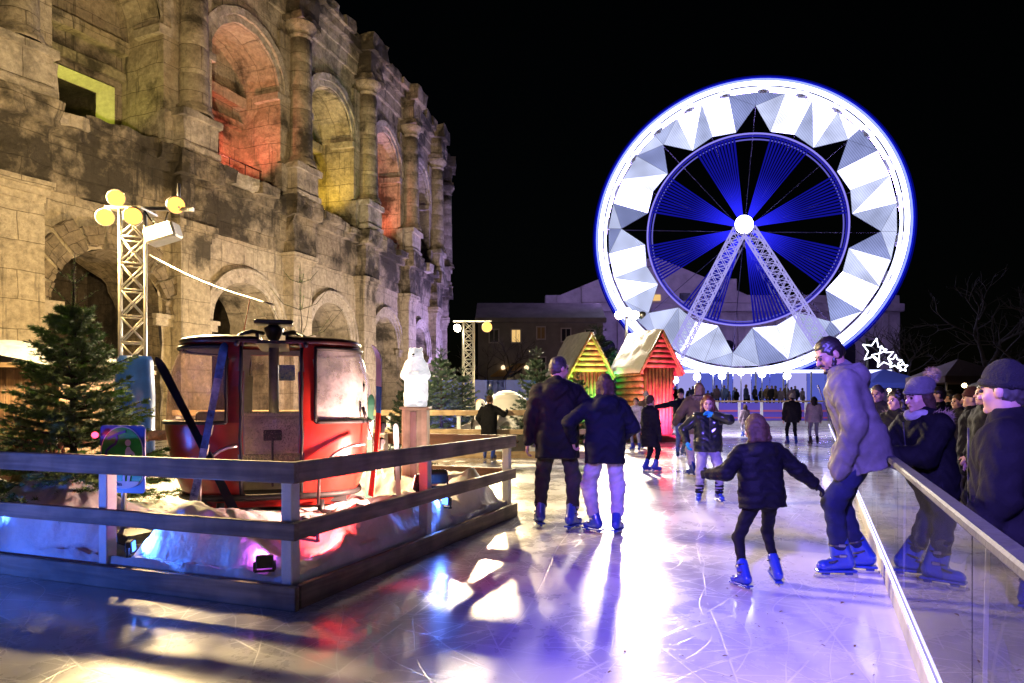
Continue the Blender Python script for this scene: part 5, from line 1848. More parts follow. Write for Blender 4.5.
for ex_, off, off0 in ((-9.3, 5.5, 2.0), (10.6, 5.5, 2.0), (-9.3, -5.5, -2.4), (10.6, -5.5, -2.4)):
    b = MB(); base = V((WC.x, WC.y, .9)) + WE * ex_ + WN * off
    lattice(b, WP(0, 0, off0) + V((0, 0, -.6)) + WE * math.copysign(.5, ex_), base, 1.25, 20, .065, WE, 4, 1.15); b.build('leg', legm if off > 0 else glow('rear_leg_led', (.40, .36, 1), .3), fw)
# boarding platform and canopy lamps
pf = thing('boarding_platform', 'blue lit boarding platform under the giant wheel', 'platform', (20, 56, 0))
b = MB(); b.bbox((22, 64, .45), (30, 28, .9), .02); b.build('deck', mat('platform_deck', (.25, .24, .3), .6), pf)
bluew = glow('blue_backlit_wall', (.16, .20, .95), .55)
bluew2 = glow('lavender_backlit_wall', (.42, .40, .95), .8)
for k in range(14):
    b = MB(); b.bbox((10.5 + k * 1.62, 61.5, 2.4), (1.56, .1, 3.0), .02); b.build('backlit_panel', bluew if k % 3 else bluew2, pf)
b = MB(); b.bbox((21, 61.0, 4.05), (24, .5, .28), .03); b.build('canopy_edge', glow('canopy_glow', (.6, .62, 1), 2.2), pf)
for k in range(9):
    b = MB(); b.tube([(11.5 + k * 2.4, 60.6, .9), (11.5 + k * 2.4, 60.6, 4.0)], .07, 6); b.build('column', M['white_paint'], pf)
gm_ = glow('globe_glow', (.85, .85, 1), 6)
for k, (px, py) in enumerate(((697, 377), (713, 371), (722, 376), (741, 372), (762, 374), (787, 376), (675, 380))):
    p = at(px, py, 54)
    t = thing('globe_lamp', 'round white globe lamp on a thin post at the foot of the giant wheel', 'lamp', (p.x, p.y, .9), 0, 'globe lamps below the wheel')
    b = MB(); b.tube([(p.x, p.y, .9), (p.x, p.y, p.z - .25)], .04, 6); b.build('post', M['steel'], t)
    b = MB(); b.ball(p, .30, 12); b.build('globe', gm_, t)

# ================================================================== buildings behind
bst = mat('pale_facade', (.46, .40, .37), .85, var=.25, vs=.5, bump=.2, bs=3)
bsd = mat('dark_facade', (.20, .17, .15), .85, var=.3, vs=.5, bump=.2, bs=3)
win = mat('dark_pane', (.02, .02, .03), .15)
lit = glow('lit_window', (1, .62, .22), .9)
BY = 108.0
bd = thing('theatre_building', 'long classical building with a pediment seen through the giant wheel', 'building', (25, BY, 0))
bb_ = lambda x0, x1, y0, y1, d=1.0, yo=0: ((at((x0 + x1) / 2, (y0 + y1) / 2, BY) + V((0, yo, 0))), ((x1 - x0) * BY / 700, d, (y1 - y0) * BY / 700))
b = MB(); c_, s_ = bb_(545, 900, 312, 409, 8, 4); b.box(c_, s_); b.build('wall', bst, bd)
b = MB(); c_, s_ = bb_(543, 902, 304, 312, 1.2, -.3); b.bbox(c_, s_, .1); c_, s_ = bb_(545, 900, 295, 303.5, .8, .4); b.bbox(c_, s_, .1); b.build('cornice', bst, bd)
b = MB(); b.prism([(-15, 0), (15, 0), (15, 1.0), (0, 7.2), (-15, 1.0)], at(657, 303.5, BY) + V((-.5, -.2, 0)) + V((0, 0, .05)), (1, 0, 0), (0, 0, 1), (0, 1, 0), 6); b.build('pediment', bst, bd)
b = MB(); c_, s_ = bb_(722, 736, 279, 303, 3, 1); b.bbox(c_, s_, .1); b.build('attic_block', bst, bd)
b = MB(); c_, s_ = bb_(581, 607, 287, 303, 3, 1); b.bbox(c_, s_, .1); b.build('attic_block', bst, bd)
for px0, px1, py0, py1, m_ in ((650, 660, 295, 301, lit), (679, 690, 293.5, 301, win), (711, 721, 290, 302, win), (590, 600, 292, 302, win)):
    b = MB(); c_, s_ = bb_(px0, px1, py0, py1, .2, -.35); b.bbox(c_, s_, .03); b.build('window', m_, bd)
for k in range(14):
    x = 560 + k * 24.0
    b = MB(); p = at(x, 355, BY); b.prism([(-1.1, -4), (1.1, -4), (1.1, 1.2)] + [(1.1 * math.cos(R(q)), 1.2 + 1.1 * math.sin(R(q))) for q in range(15, 180, 15)] + [(-1.1, 1.2)], p + V((0, -.12, 0)), (1, 0, 0), (0, 0, 1), (0, 1, 0), .1)
    b.build('arched_window', win, bd)
    b = MB(); b.bbox(at(x + 12, 358, BY) + V((0, -.25, 0)), (.9, .5, 13.5), .05); b.build('pilaster', bst, bd)
# lower house by the distant tower
HY2 = 76
ho = thing('corner_house', 'dim corner house with warm lit windows behind the distant truss tower', 'house', (2, HY2, 0))
b = MB(); x0, x1 = gx(478, HY2), gx(603, HY2); b.box(((x0 + x1) / 2, HY2 + 4, 5), (x1 - x0, 8, 10.2)); b.build('wall', bsd, ho)
b = MB(); b.bbox(((x0 + x1) / 2, HY2 - .2, 10.25), (x1 - x0 + .6, .9, .5), .05); b.prism([(0, 0), (9, 0), (4.5, 2.3)], (x0 - .3, HY2, 10.5), (0, 1, 0), (0, 0, 1), (1, 0, 0), x1 - x0 + .6); b.build('roof', bsd, ho)
for px, py, w_, h_, m_ in ((516, 336, .9, 1.3, lit), (541, 333, .8, 1.2, mat('dim_lit_pane', (.25, .14, .05), .6)), (566, 335, .9, 1.3, win), (494, 336, .9, 1.3, win), (541, 366, .9, 1.8, win), (590, 336, .9, 1.3, win)):  # second pane: dim warm window light put into its colour
    p = at(px, py, HY2)
    fr = MB()
    for s_ in (-1, 1): fr.box(p + V((s_ * (w_ / 2 + .07), -.06, 0)), (.12, .12, h_ + .28)); fr.box(p + V((0, -.055, s_ * (h_ / 2 + .07))), (w_, .11, .12))
    fr.box(p + V((0, -.09, 0)), (.06, .05, h_))
    f_ = fr.build('window', bst, ho)
    b = MB(); b.box(p + V((0, -.03, 0)), (w_, .05, h_)); b.build('pane', m_, f_)
p = at(515, 376, HY2)
b = MB(); b.prism([(-.8, -3), (.8, -3), (.8, .6)] + [(.8 * math.cos(R(q)), .6 + .8 * math.sin(R(q))) for q in range(15, 180, 15)] + [(-.8, .6)], p + V((0, -.08, 0)), (1, 0, 0), (0, 0, 1), (0, 1, 0), .06); b.build('archway', win, ho)
for s_ in (-1, 1):
    b = MB(); b.ball(p + V((s_ * 1.25, -.25, .9)), .28, 8); b.build('wall_lamp', glow('wall_lamp_glow', (1, .75, .45), 1.6), ho)
b = MB(); q0 = at(500, 376, HY2 - 2); q1 = at(518, 364, HY2 - .1); b.bar(q0, q1, 3, .12); b.build('awning', mat('ochre_awning', (.45, .25, .06), .7), ho)

# bare trees


def bare(label, loc, H, seed, group=None):
    rr = random.Random(seed)
    t = thing('bare_tree', label, 'bare tree', loc, 0, group)
    tk, br = MB(), MB()

    def grow(p, d, L_, r_, dep):
        n = 4; pts = [p]
        for q in range(n):
            d = (d + V((rr.gauss(0, .13), rr.gauss(0, .13), .04))).normalized(); pts.append(pts[-1] + d * L_ / n)
        (tk if dep == 0 else br).tube(pts, [r_ * (1 - .35 * q / n) for q in range(n + 1)], 7 if dep < 2 else 4, dep < 2)
        if dep >= 5: return
        for k in range(3 if dep < 4 else 2):
            o = d.orthogonal(); o.rotate(Matrix.Rotation(rr.uniform(0, 6.28), 3, d))
            grow(pts[-1] if k else pts[-2], (d + o * rr.uniform(.45, .95)).normalized(), L_ * rr.uniform(.62, .82), r_ * .58, dep + 1)
    grow(V((0, 0, 0)), V((0, 0, 1)), H * .30, H * .022, 0)
    tk.build('trunk', M['bark'], t, local=True); br.build('crown', M['bark'], t, local=True)
    return t


bare('bare dark tree in front of the corner house', (gx(500, 60), 60, 0), 9.5, 3)
bare('bare dark tree above the woolly bobble hat', (gx(975, 62), 62, 0), 15, 5)
bare('bare dark tree beyond the man in the black beanie', (gx(1035, 50), 50, 0), 13, 8)
bare('bare dark tree just beyond the shining stars', (gx(905, 58), 58, 0), 10, 13)

# shining star decoration
STY = 30.0
stg = glow('star_led', (.80, .84, 1), 5)
for px, py, r_, rot, lab in ((874, 351, 13, 12, 'big shining white star outline at the upper end of the row of stars'), (883, 357, 11.5, -8, 'shining white star outline in the middle of the row, sharing its edge with two others'), (895, 362, 7.5, 5, 'small shining white star outline at the lower end of the row of stars'), (903, 367, 5, 0, 'tiny shining white star trailing below the small star')):
    c_ = at(px, py, STY); r_ *= STY / 700
    t = thing('star_light', lab, 'star light', c_)
    pts = [c_ + V((r_ * (1 if q % 2 == 0 else .45) * math.sin(R(36 * q + rot)), 0, r_ * (1 if q % 2 == 0 else .45) * math.cos(R(36 * q + rot)))) for q in range(11)]
    b = MB()
    for p0_, p1_ in zip(pts, pts[1:]): b.tube([p0_, p1_], .022, 5)
    b.build('led_tube', stg, t)
t = thing('lamp_post', 'dark lamp post holding up the row of shining stars', 'lamp post', (gx(867, STY + .3), STY + .3, -.05))
b = MB(); b.tube([(gx(867, STY + .3), STY + .3, -.05), (gx(867, STY + .3), STY + .3, 4.1)], .06, 8); b.build('post', M['black'], t)
b = MB(); b.tube([(gx(867, STY + .3), STY + .2, 3.9), at(885, 357, STY) + V((0, .12, 0)), at(905, 369, STY) + V((0, .12, 0))], .025, 6); b.build('arm', M['black'], t)


def stall(label, x, y, w_, roofc, lampc, zt, seed):
    t = thing('market_stall', label, 'market stall', (x, y, -.05))
    b = MB(); n = 12; vs = [(x, y, zt + .7)]
    vs += [(x + w_ / 2 * sx_, y + w_ / 2 * sy_, zt) for sx_, sy_ in ((-1, -1), (1, -1), (1, 1), (-1, 1))]
    vs += [(x + w_ / 2 * sx_, y + w_ / 2 * sy_, zt - .25) for sx_, sy_ in ((-1, -1), (1, -1), (1, 1), (-1, 1))]
    b.add(vs, [(0, 1, 2), (0, 2, 3), (0, 3, 4), (0, 4, 1), (1, 5, 6, 2), (2, 6, 7, 3), (3, 7, 8, 4), (4, 8, 5, 1)]); b.build('canopy', roofc, t)
    for sx_, sy_ in ((-1, -1), (1, -1), (1, 1), (-1, 1)):
        b = MB(); b.tube([(x + sx_ * (w_ / 2 - .08), y + sy_ * (w_ / 2 - .08), -.05), (x + sx_ * (w_ / 2 - .08), y + sy_ * (w_ / 2 - .08), zt - .05)], .035, 6); b.build('pole', M['steel'], t)
    b = MB(); b.bbox((x, y - w_ / 2 + .3, .5), (w_ - .3, .5, 1.0), .02); b.build('counter', M['log'], t)
    b = MB(); b.ball((x - .4, y - w_ / 2 + .3, zt - .35), .09, 8); b.build('bulb', lampc, t)
    lamp('stall_bulb', 'POINT', (x - .4, y - w_ / 2 + .1, zt - .5), P_STALL, (1, .72, .4), size=.1)


bulb = glow('bulb_warm', (1, .72, .35), 14)
tentb = mat('blue_canvas', (.05, .08, .5), .7); tentw = mat('white_canvas', (.20, .20, .24), .7)
stall('blue roofed market stall below the shining stars', gx(884, 34), 34, 3.0, tentb, bulb, 2.25, 1)
stall('white peaked market tent behind the man in the black beanie', gx(1075, 16), 16.5, 2.6, tentw, bulb, 1.75, 2)
stall('dim market stall with a white roof beyond the woolly bobble hat', gx(958, 27), 27, 2.6, mat('dark_canvas', (.10, .07, .08), .7), bulb, 2.3, 3)
# ================================================================== people
SKIN = mat('skin', (.50, .29, .20), .5, var=.10, vs=12, sss=.12)
SKIN2 = mat('skin_tan', (.38, .21, .14), .5, var=.10, vs=12, sss=.1)
LIP = mat('lip', (.32, .10, .08), .5)
EYE = mat('eye', (.03, .02, .015), .15)
SKB = mat('blue_skate_shell', (.020, .05, .30), .28, var=.2, coat=.4)
STRAP = mat('skate_strap', (.02, .02, .03), .4)
BUCK = mat('skate_buckle', (.35, .35, .4), .3, .8)
BLADE = mat('skate_blade', (.7, .7, .74), .2, 1.0)


def cloth(name, c, rough=.85, var=.3, sheen=.0, bump=.25, bs=90, coat=0.0):
    return mat(name, c, rough, var=var, vs=5, bump=bump, bs=bs, sheen=sheen, coat=coat, spec=.10)


def ik(a, b, l1, l2, pole):
    d = b - a
    L = min(d.length, l1 + l2 - .002); d = d.normalized()
    a1 = (l1 * l1 - l2 * l2 + L * L) / (2 * L); h = math.sqrt(max(0, l1 * l1 - a1 * a1))
    p = pole - d * pole.dot(d); p = p.normalized() if p.length > 1e-4 else d.orthogonal()
    return a + d * a1 + p * h, a + d * L


def hand_prims(W, f, n, s, grow=0.0, curl=.5, k=.006):
    """wrist W, direction f, palm normal n, s=+1 when the thumb lies on +cross(n,f)"""
    f = f.normalized(); n = (n - f * n.dot(f)); n = n.normalized() if n.length > 1e-3 else f.orthogonal()
    l = n.cross(f).normalized() * s
    P = []
    for o in (-.026, -.009, .009, .026):
        P.append(('c', W + l * o * .6, W + f * .085 + l * o, .017 + grow, .014 + grow, .012))
    for o, ln in ((.030, .074), (.0105, .083), (-.0105, .077), (-.030, .060)):
        b = W + f * .085 + l * o; c1 = curl * (1 + .15 * (o < 0))
        d1 = f * math.cos(c1 * .6) + n * math.sin(c1 * .6); d2 = f * math.cos(c1 * 1.5) + n * math.sin(c1 * 1.5); d3 = f * math.cos(c1 * 2.2) + n * math.sin(c1 * 2.2)
        p1 = b + d1 * ln * .45; p2 = p1 + d2 * ln * .32; p3 = p2 + d3 * ln * .23
        r_ = .0088 + grow
        P += [('c', b, p1, r_ * 1.08, r_, k), ('c', p1, p2, r_, r_ * .95, k), ('c', p2, p3, r_ * .95, r_ * .85, k)]
    t0 = W + f * .025 + l * .028; t1 = t0 + (l * .75 + f * .75 + n * .3).normalized() * .042; t2 = t1 + (f * .95 + l * .15 + n * .35).normalized() * .034
    P += [('c', W + f * .01, t0, .017 + grow, .015 + grow, .012), ('c', t0, t1, .0125 + grow, .011 + grow, k), ('c', t1, t2, .011 + grow, .009 + grow, k)]
    return P


A_ = lambda v: np.array(v[:])


def person(label, x, y, face, H, z=0.0, lean=0, roll=0, twist=0, crouch=0.0, shift=(0, 0), head=(0, 0), hs=1.0,
           hands=((-.27, .06, .86), (.27, .06, .86)), elbow=((-.6, -1, 0), (.6, -1, 0)), feet=((-.12, 0, -12, 0), (.12, 0, 12, 0)),
           coat=None, hem=-.12, pad=.022, puff=0.0, hood=None, trouser=None, loose=0.0, skates=True, boot=None, hair=None, hairm=None,
           hat=None, hatm=None, glove=None, curl=.5, vox=.012, skin=SKIN, group=None, collar=True, warmers=None, scarf=None, furm=None, wide=1.0, shoe=None, flare=0.0, palm=None, beard=False, pocket=False):
    f = H / 1.755
    t = thing('person', label, 'person', (x, y, z), R(face), group)
    sk = .05 if skates else .0
    RT = Matrix.Rotation(R(-twist), 3, 'Z') @ Matrix.Rotation(R(-lean), 3, 'X') @ Matrix.Rotation(R(roll), 3, 'Y')
    pel = V((shift[0], shift[1], .90 + sk - crouch))
    T = lambda a, b, c: pel + RT @ V((a, b, c))
    RH = Matrix.Rotation(R(-head[1]), 3, 'Z') @ Matrix.Rotation(R(-head[0]), 3, 'X')
    nb = T(0, -.012, .53)
    hc = nb + (RT @ V((0, .0, 1)) * .5 + RH @ V((0, .0, 1)) * .5) * .155 * (.55 + .45 * hs) + RH @ V((0, .02, 0))
    Hd = lambda a, b, c: hc + RH @ (V((a, b, c)) * hs)
    he = lambda c, r, k=.02, op='e': (op, A_(Hd(*c)), tuple(q * hs for q in r), RH.to_4x4(), k)
    hcap = lambda a, b, r1, r2, k=.015: ('c', A_(Hd(*a)), A_(Hd(*b)), r1 * hs, r2 * hs, k)
    sh, el, wr, hp_, kn, an = [], [], [], [], [], []
    for i, s in enumerate((-1, 1)):
        a = T(s * .178 * wide, 0, .455)
        e, w_ = ik(a, V(hands[i]), .285, .255, V(elbow[i]))
        sh.append(a); el.append(e); wr.append(w_)
        fx, fy, fyaw, fl = feet[i][:4]
        b = V((fx, fy, .085 + sk + fl))
        h_ = pel + Matrix.Rotation(R(-twist), 3, 'Z') @ V((s * .088, 0, -.03))
        q, c = ik(h_, b, .42, .405, Matrix.Rotation(R(-fyaw), 3, 'Z') @ V((0, 1, 0)) * 1.0 + V((0, .3, 0)))
        hp_.append(h_); kn.append(q); an.append(b)
    nrm = lambda i: V(palm[i]) if palm else (V((1, 0, 0)) if i == 0 else V((-1, 0, 0)))
    ts = (lambda i: 1 if i == 0 else -1)
    # ---- body: one skin from crown to ankles
    P = [he((0, -.008, .022), (.074, .093, .098)), he((0, .022, -.048), (.056, .064, .066), .03), hcap((0, -.012, -.06), (0, -.012, -.07), .054, .054, .02),
         ('c', A_(nb), A_(Hd(0, -.015, -.06)), .056, .053, .03)]
    P += [hcap((0, .086, .012), (0, .107, -.020), .010, .0145, .010), hcap((-.032, .080, .032), (.032, .080, .032), .012, .012, .012), hcap((-.018, .083, -.052), (.018, .083, -.052), .008, .008, .008), hcap((0, .078, -.088), (0, .074, -.092), .018, .016, .02),
          hcap((-.042, .058, -.022), (-.036, .055, -.035), .022, .02, .02), hcap((.042, .058, -.022), (.036, .055, -.035), .022, .02, .02)]
    for s in (-1, 1):
        P += [he((s * .031, .101, .012), (.015, .014, .010), 0, 'se'), he((s * .078, -.008, -.004), (.011, .022, .032), .008)]
    for s in (-1, 1):
        P += [('c', A_(T(s * .07, 0, .38)), A_(T(s * .06, 0, .02)), .105, .10, .06), ('c', A_(T(s * .05, 0, .44)), A_(sh[(s + 1) // 2]), .06, .06, .04)]
    for i in (0, 1):
        P += [('c', A_(sh[i]), A_(el[i]), .05, .040, .02), ('c', A_(el[i]), A_(wr[i]), .040, .027, .02), ('c', A_(hp_[i]), A_(kn[i]), .066, .044, .03), ('c', A_(kn[i]), A_(an[i]), .044, .030, .02), ('c', A_(an[i]), A_(an[i] + Matrix.Rotation(R(-feet[i][2]), 3, 'Z') @ V((0, .06, -.045))), .030, .026, .02)]
        P += [(p[0], A_(p[1]), A_(p[2]), *p[3:]) for p in hand_prims(wr[i], wr[i] - el[i], nrm(i), ts(i), 0, curl)]
    surf(P, min(vox, .009 if vox < .012 else vox), None, f).build('body', skin, t, local=True)
    if vox < .02:
        for s in (-1, 1):
            b = MB(); b.ball(Hd(s * .031, .086, .012) * f, .0105 * hs * f, 8); b.build('eye', EYE, t, local=True)
            b = MB(); b.tube([Hd(s * .014, .093, .030) * f, Hd(s * .032, .090, .036) * f, Hd(s * .048, .076, .030) * f], .0042 * hs * f, 5); b.build('eyebrow', hairm or EYE, t, local=True)
        b = MB(); b.tube([Hd(-.02, .0895, -.052) * f, Hd(0, .0935, -.051) * f, Hd(.02, .0895, -.052) * f], .0042 * hs * f, 5); b.build('mouth', LIP, t, local=True)
    # ---- coat
    if coat:
        P = []
        for s in (-1, 1):
            P += [('c', A_(T(s * .085 * wide, 0, .38)), A_(T(s * .07 * wide, 0, .04)), .108 + pad, .108 + pad, .07)]
            if hem < .0: P += [('c', A_(T(s * .07 * wide, 0, .04)), A_(T(s * (.078 + flare) * wide, 0, hem - .08)), .112 + pad, .118 + pad + flare, .07)]
        P += [('c', A_(T(-.14 * wide, -.005, .45)), A_(T(.14 * wide, -.005, .45)), .068 + pad * .7, .068 + pad * .7, .06)]
        P += [('plane', A_(T(0, 0, hem)), A_(RT @ V((0, .0, -1))), 0)]
        for i in (0, 1):
            fa = (wr[i] - el[i]).normalized()
            P += [('c', A_(sh[i]), A_(el[i]), .062 + pad * .8, .052 + pad * .75, .035), ('c', A_(el[i]), A_(wr[i] - fa * .03), .052 + pad * .75, .040 + pad * .6, .03)]
            if pocket: P += [('c', A_(wr[i] - fa * .03), A_(wr[i] + fa * .10 + RT @ V((-.03 * (1 if i else -1), 0, 0))), .062, .068, .05)]
        if collar: P += [('c', A_(T(-.045, .005, .53)), A_(T(.045, .005, .53)), .055 + pad * .5, .055 + pad * .5, .03), ('c', A_(T(0, -.03, .50)), A_(T(0, -.03, .57)), .065, .058, .03)]
        if hood: P += [('e', A_(T(0, -.115, .475)), (.135, .075, .095), RT.to_4x4(), .04), ('c', A_(T(-.09, -.05, .52)), A_(T(.09, -.05, .52)), .055, .055, .03)]
        ph = (x * 7 + y * 3) % 6
        RTi = np.array(RT.transposed())

        def dsp(X, Y, Z):
            zz = RTi[2, 0] * X + RTi[2, 1] * Y + RTi[2, 2] * Z
            d = .0055 * np.sin(X * 21 + Z * 17 + 2.2 * np.sin(Y * 17 + ph) + ph) * np.sin(Z * 29 - X * 13 + ph) + .0035 * np.sin(Z * 55 + 3 * np.sin(X * 23 + Y * 31 + ph))
            if puff: d = d * .8 + puff * (np.abs(np.sin(math.pi * zz / .078)) ** .6 - .6)
            return d
        co = surf(P, vox, dsp, f).build('coat', coat, t, local=True)
        if furm:
            rr = random.Random(int(x * 100)); b = MB()
            for q in range(900):
                a = math.pi * rr.uniform(-.12, 1.12) + math.pi
                c_ = T(.155 * math.cos(a), -.045 + .12 * math.sin(a), .52 + .03 * math.sin(a))
                d = (RT @ V((math.cos(a) + rr.gauss(0, .6), math.sin(a) + rr.gauss(0, .6), rr.gauss(.35, .7)))).normalized() * rr.uniform(.03, .065)
                o = c_ + V((rr.gauss(0, .016), rr.gauss(0, .016), rr.gauss(0, .02))); w_ = d.orthogonal().normalized() * .0035
                b.add([(o - w_) * f, (o + w_) * f, (o + d) * f], [(0, 1, 2)])
            b.tube([T(.15 * math.cos(math.pi * q / 12 + math.pi), -.045 + .115 * math.sin(math.pi * q / 12 + math.pi), .52) * f for q in range(-1, 14)], .028 * f, 8)
            b.build('fur_trim', furm, co, local=True)
        if pad and vox < .012:
            b = MB(); zz = []
            for q in range(9):
                zt_ = .50 + (hem - .50) * q / 8
                zz.append((T(0, .0, zt_) + RT @ V((0, .108 + pad + .012, 0))) * f)
            b.tube(zz, .005 * f, 5); b.build('zip', STRAP, co, local=True)
    if scarf:
        b = MB(); b.tube([T(.085 * math.cos(R(q)), .01 + .085 * math.sin(R(q)), .545 + .012 * math.sin(R(q * 3))) * f for q in range(0, 361, 20)], .036 * f, 8, cap=False); b.build('scarf', scarf, t, local=True)
    # ---- trousers
    if trouser:
        P = [('e', A_(pel + V((0, 0, .0))), (.150, .115, .13), None, .05)]
        for i in (0, 1):
            up = (kn[i] - an[i]).normalized(); lo = an[i] + up * (.10 if skates else .02)
            P += [('c', A_(hp_[i]), A_(kn[i]), .088 + loose * .5, .062 + loose, .045), ('c', A_(kn[i]), A_(lo), .062 + loose, .046 + loose * 1.1, .03)]

        def dst(X, Y, Z): return .0045 * np.sin(Z * 62 + 3 * np.sin(X * 19 + Y * 13) + x) * (1 + loose * 20) * .7 + .003 * np.sin(X * 37 + Z * 23)
        surf(P, vox, dst, f).build('trousers', trouser, t, local=True)
    if warmers:
        for i in (0, 1):
            up = (kn[i] - an[i]).normalized(); P = [('c', A_(an[i] + up * .05), A_(an[i] + up * .20), .066, .070, .02)]
            surf(P, vox, lambda X, Y, Z: .006 * np.sin(Z * 120), f).build('leg_warmer', warmers, t, local=True)
    # ---- skates or shoes
    for i in (0, 1):
        fx, fy, fyaw, fl = feet[i][:4]; pit = feet[i][4] if len(feet[i]) > 4 else 0; rol = feet[i][5] if len(feet[i]) > 5 else 0
        RF = Matrix.Rotation(R(-fyaw), 3, 'Z') @ Matrix.Rotation(R(-pit), 3, 'X') @ Matrix.Rotation(R(rol), 3, 'Y')
        o = V((fx, fy, fl))
        Q = lambda a, b, c: o + RF @ V((a, b, c))
        up = (kn[i] - an[i]).normalized()
        if skates:
            P = [('c', A_(Q(0, -.055, .105)), A_(Q(0, .105, .086)), .044, .039, .02), ('c', A_(Q(0, -.045, .13)), A_(an[i] + up * .135 - RF @ V((0, .012, 0))), .047, .054, .03), ('e', A_(Q(0, .12, .086)), (.040, .046, .034), RF.to_4x4(), .02), ('c', A_(Q(0, .02, .14)), A_(an[i] + up * .10 + RF @ V((0, .02, 0))), .042, .045, .03),
                 ('plane', A_(Q(0, 0, .058)), A_(RF @ V((0, 0, -1))), 0)]
            bt = surf(P, min(vox, .010), None, f).build('skate_boot', boot or SKB, t, local=True)
            b = MB(); b.bbox(Q(0, .03, .052) * f, V((.082, .27, .018)) * f, .006 * f, RF)
            for yy in (-.06, .10): b.bbox(Q(0, yy, .034) * f, V((.02, .055, .026)) * f, .004 * f, RF)
            b.build('sole', boot or SKB, bt, local=True)
            b = MB(); b.prism([(-.125, .004), (-.105, 0), (.165, 0), (.185, .012), (.18, .026), (-.125, .026)], Q(-.002, 0, 0) * f, RF @ V((0, f, 0)), RF @ V((0, 0, f)), RF @ V((1, 0, 0)), .005 * f); b.build('blade', BLADE, bt, local=True)
            if vox < .013:
                b = MB()
                for c_, r_, zz in ((Q(0, .055, .122), .044, 0), ((an[i] + up * .03), .052, 0), ((an[i] + up * .105), .060, 0)):
                    ax = up if r_ > .05 else (RF @ V((0, .35, 1))).normalized(); u_ = ax.orthogonal().normalized(); v_ = ax.cross(u_)
                    b.tube([(c_ + (u_ * math.cos(R(q)) + v_ * math.sin(R(q))) * r_) * f for q in range(0, 361, 24)], .0085 * f, 5, cap=False)
                b.build('strap', STRAP, bt, local=True)
                b = MB()
                sx_ = -1 if i == 0 else 1
                for c_, r_ in ((an[i] + up * .03, .054), (an[i] + up * .105, .062)): b.bbox((c_ + RF @ V((sx_ * r_, 0, 0))) * f, V((.014, .045, .02)) * f, .004 * f, RF)
                b.build('buckle', BUCK, bt, local=True)
        else:
            P = [('c', A_(Q(0, -.055, .045)), A_(Q(0, .12, .040)), .045, .042, .02), ('c', A_(Q(0, -.045, .06)), A_(an[i] + up * .05), .046, .05, .03), ('plane', A_(Q(0, 0, .004)), A_(RF @ V((0, 0, -1))), 0)]
            surf(P, min(vox, .012), None, f).build('shoe', shoe or STRAP, t, local=True)
    # ---- hair, hat, gloves
    hd = lambda X, Y, Z: .0045 * np.sin(X * 150 + 8 * np.sin(Z * 23)) * np.sin(Y * 130 + 5 * np.sin(X * 30)) + .003 * np.sin(Z * 60 + X * 40)
    if hair:
        P = [he((0, -.014, .028), (.082, .100, .106), .01)]
        if hair == 'curly': P = [he((0, -.025, .03), (.105, .115, .118), .01)]
        P += [('plane', A_(Hd(0, .045, .035)), A_((RH @ V((0, .80, -.60))).normalized()), 0)]
        if hair == 'long':
            for s in (-1, 1): P += [hcap((s * .05, -.055, .02), (s * .075, -.085, -.28), .055, .035, .03), hcap((s * .074, .015, .05), (s * .082, .045, -.20), .026, .028, .02)]
            P += [hcap((0, -.075, .0), (0, -.10, -.26), .05, .035, .03)]
        if hair == 'bob':
            for s in (-1, 1): P += [hcap((s * .055, -.035, .0), (s * .062, -.045, -.095), .048, .040, .03)]
            P += [hcap((0, -.06, 0), (0, -.075, -.10), .05, .042, .03)]
        if hair == 'curly':
            for s in (-1, 1): P += [hcap((s * .08, -.03, -.02), (s * .085, -.02, -.13), .045, .035, .03)]
            P += [hcap((0, -.09, 0), (0, -.09, -.13), .05, .04, .03)]
        if hair == 'short':
            P += [hcap((-.07, -.02, -.0), (-.068, -.03, -.03), .012, .008, .01), hcap((.07, -.02, -.0), (.068, -.03, -.03), .012, .008, .01), hcap((0, -.075, -.03), (0, -.07, -.05), .03, .022, .02)]
        if hair == 'tail':
            P += [hcap((0, -.10, .03), (0, -.14, -.13), .032, .018, .02)]
        cd = (lambda X, Y, Z: .010 * np.sin(X * 75 + 2) * np.sin(Y * 70 + 2 * np.sin(Z * 40)) * np.sin(Z * 72)) if hair == 'curly' else hd
        surf(P, min(vox, .009), cd, f).build('hair', hairm, t, local=True)
    if beard:
        P = [he((0, .020, -.052), (.060, .068, .068), .02), hcap((0, .078, -.090), (0, .074, -.096), .022, .02), hcap((-.062, .01, -.02), (-.055, .03, -.06), .012, .018), hcap((.062, .01, -.02), (.055, .03, -.06), .012, .018), ('plane', A_(Hd(0, .06, -.040)), A_((RH @ V((0, .55, .85))).normalized()), 0), he((0, .098, -.052), (.024, .02, .010), 0, 'se')]
        surf(P, min(vox, .008), hd, f).build('beard', hairm, t, local=True)
        b = MB(); b.tube([Hd(-.028, .082, -.044) * f, Hd(0, .099, -.036) * f, Hd(.028, .082, -.044) * f], .007 * hs * f, 6); b.build('moustache', hairm, t, local=True)
    if hat:
        P = [he((0, -.014, .050), (.087, .106, .118 if hat != 'slouch' else .13), .01), ('plane', A_(Hd(0, 0, .018)), A_((RH @ V((0, .22, -1))).normalized()), 0)]
        if hat in ('slouch', 'pompom'): P += [he((0, -.075, .085), (.075, .085, .07), .03)]
        kd = lambda X, Y, Z: .0018 * np.sin(np.arctan2(Y - hc.y, X - hc.x) * 60)
        h_ = surf(P, min(vox, .008), kd if hat != 'cap' else None, f).build('hat', hatm, t, local=True)
        if hat != 'cap':
            b = MB(); b.tube([Hd(.078 * math.cos(R(q)), -.010 + .096 * math.sin(R(q)), .040 + .018 * math.sin(R(q))) * f for q in range(0, 361, 15)], .021 * hs * f, 8, cap=False, squash=1); b.build('hat_cuff', hatm, h_, local=True)
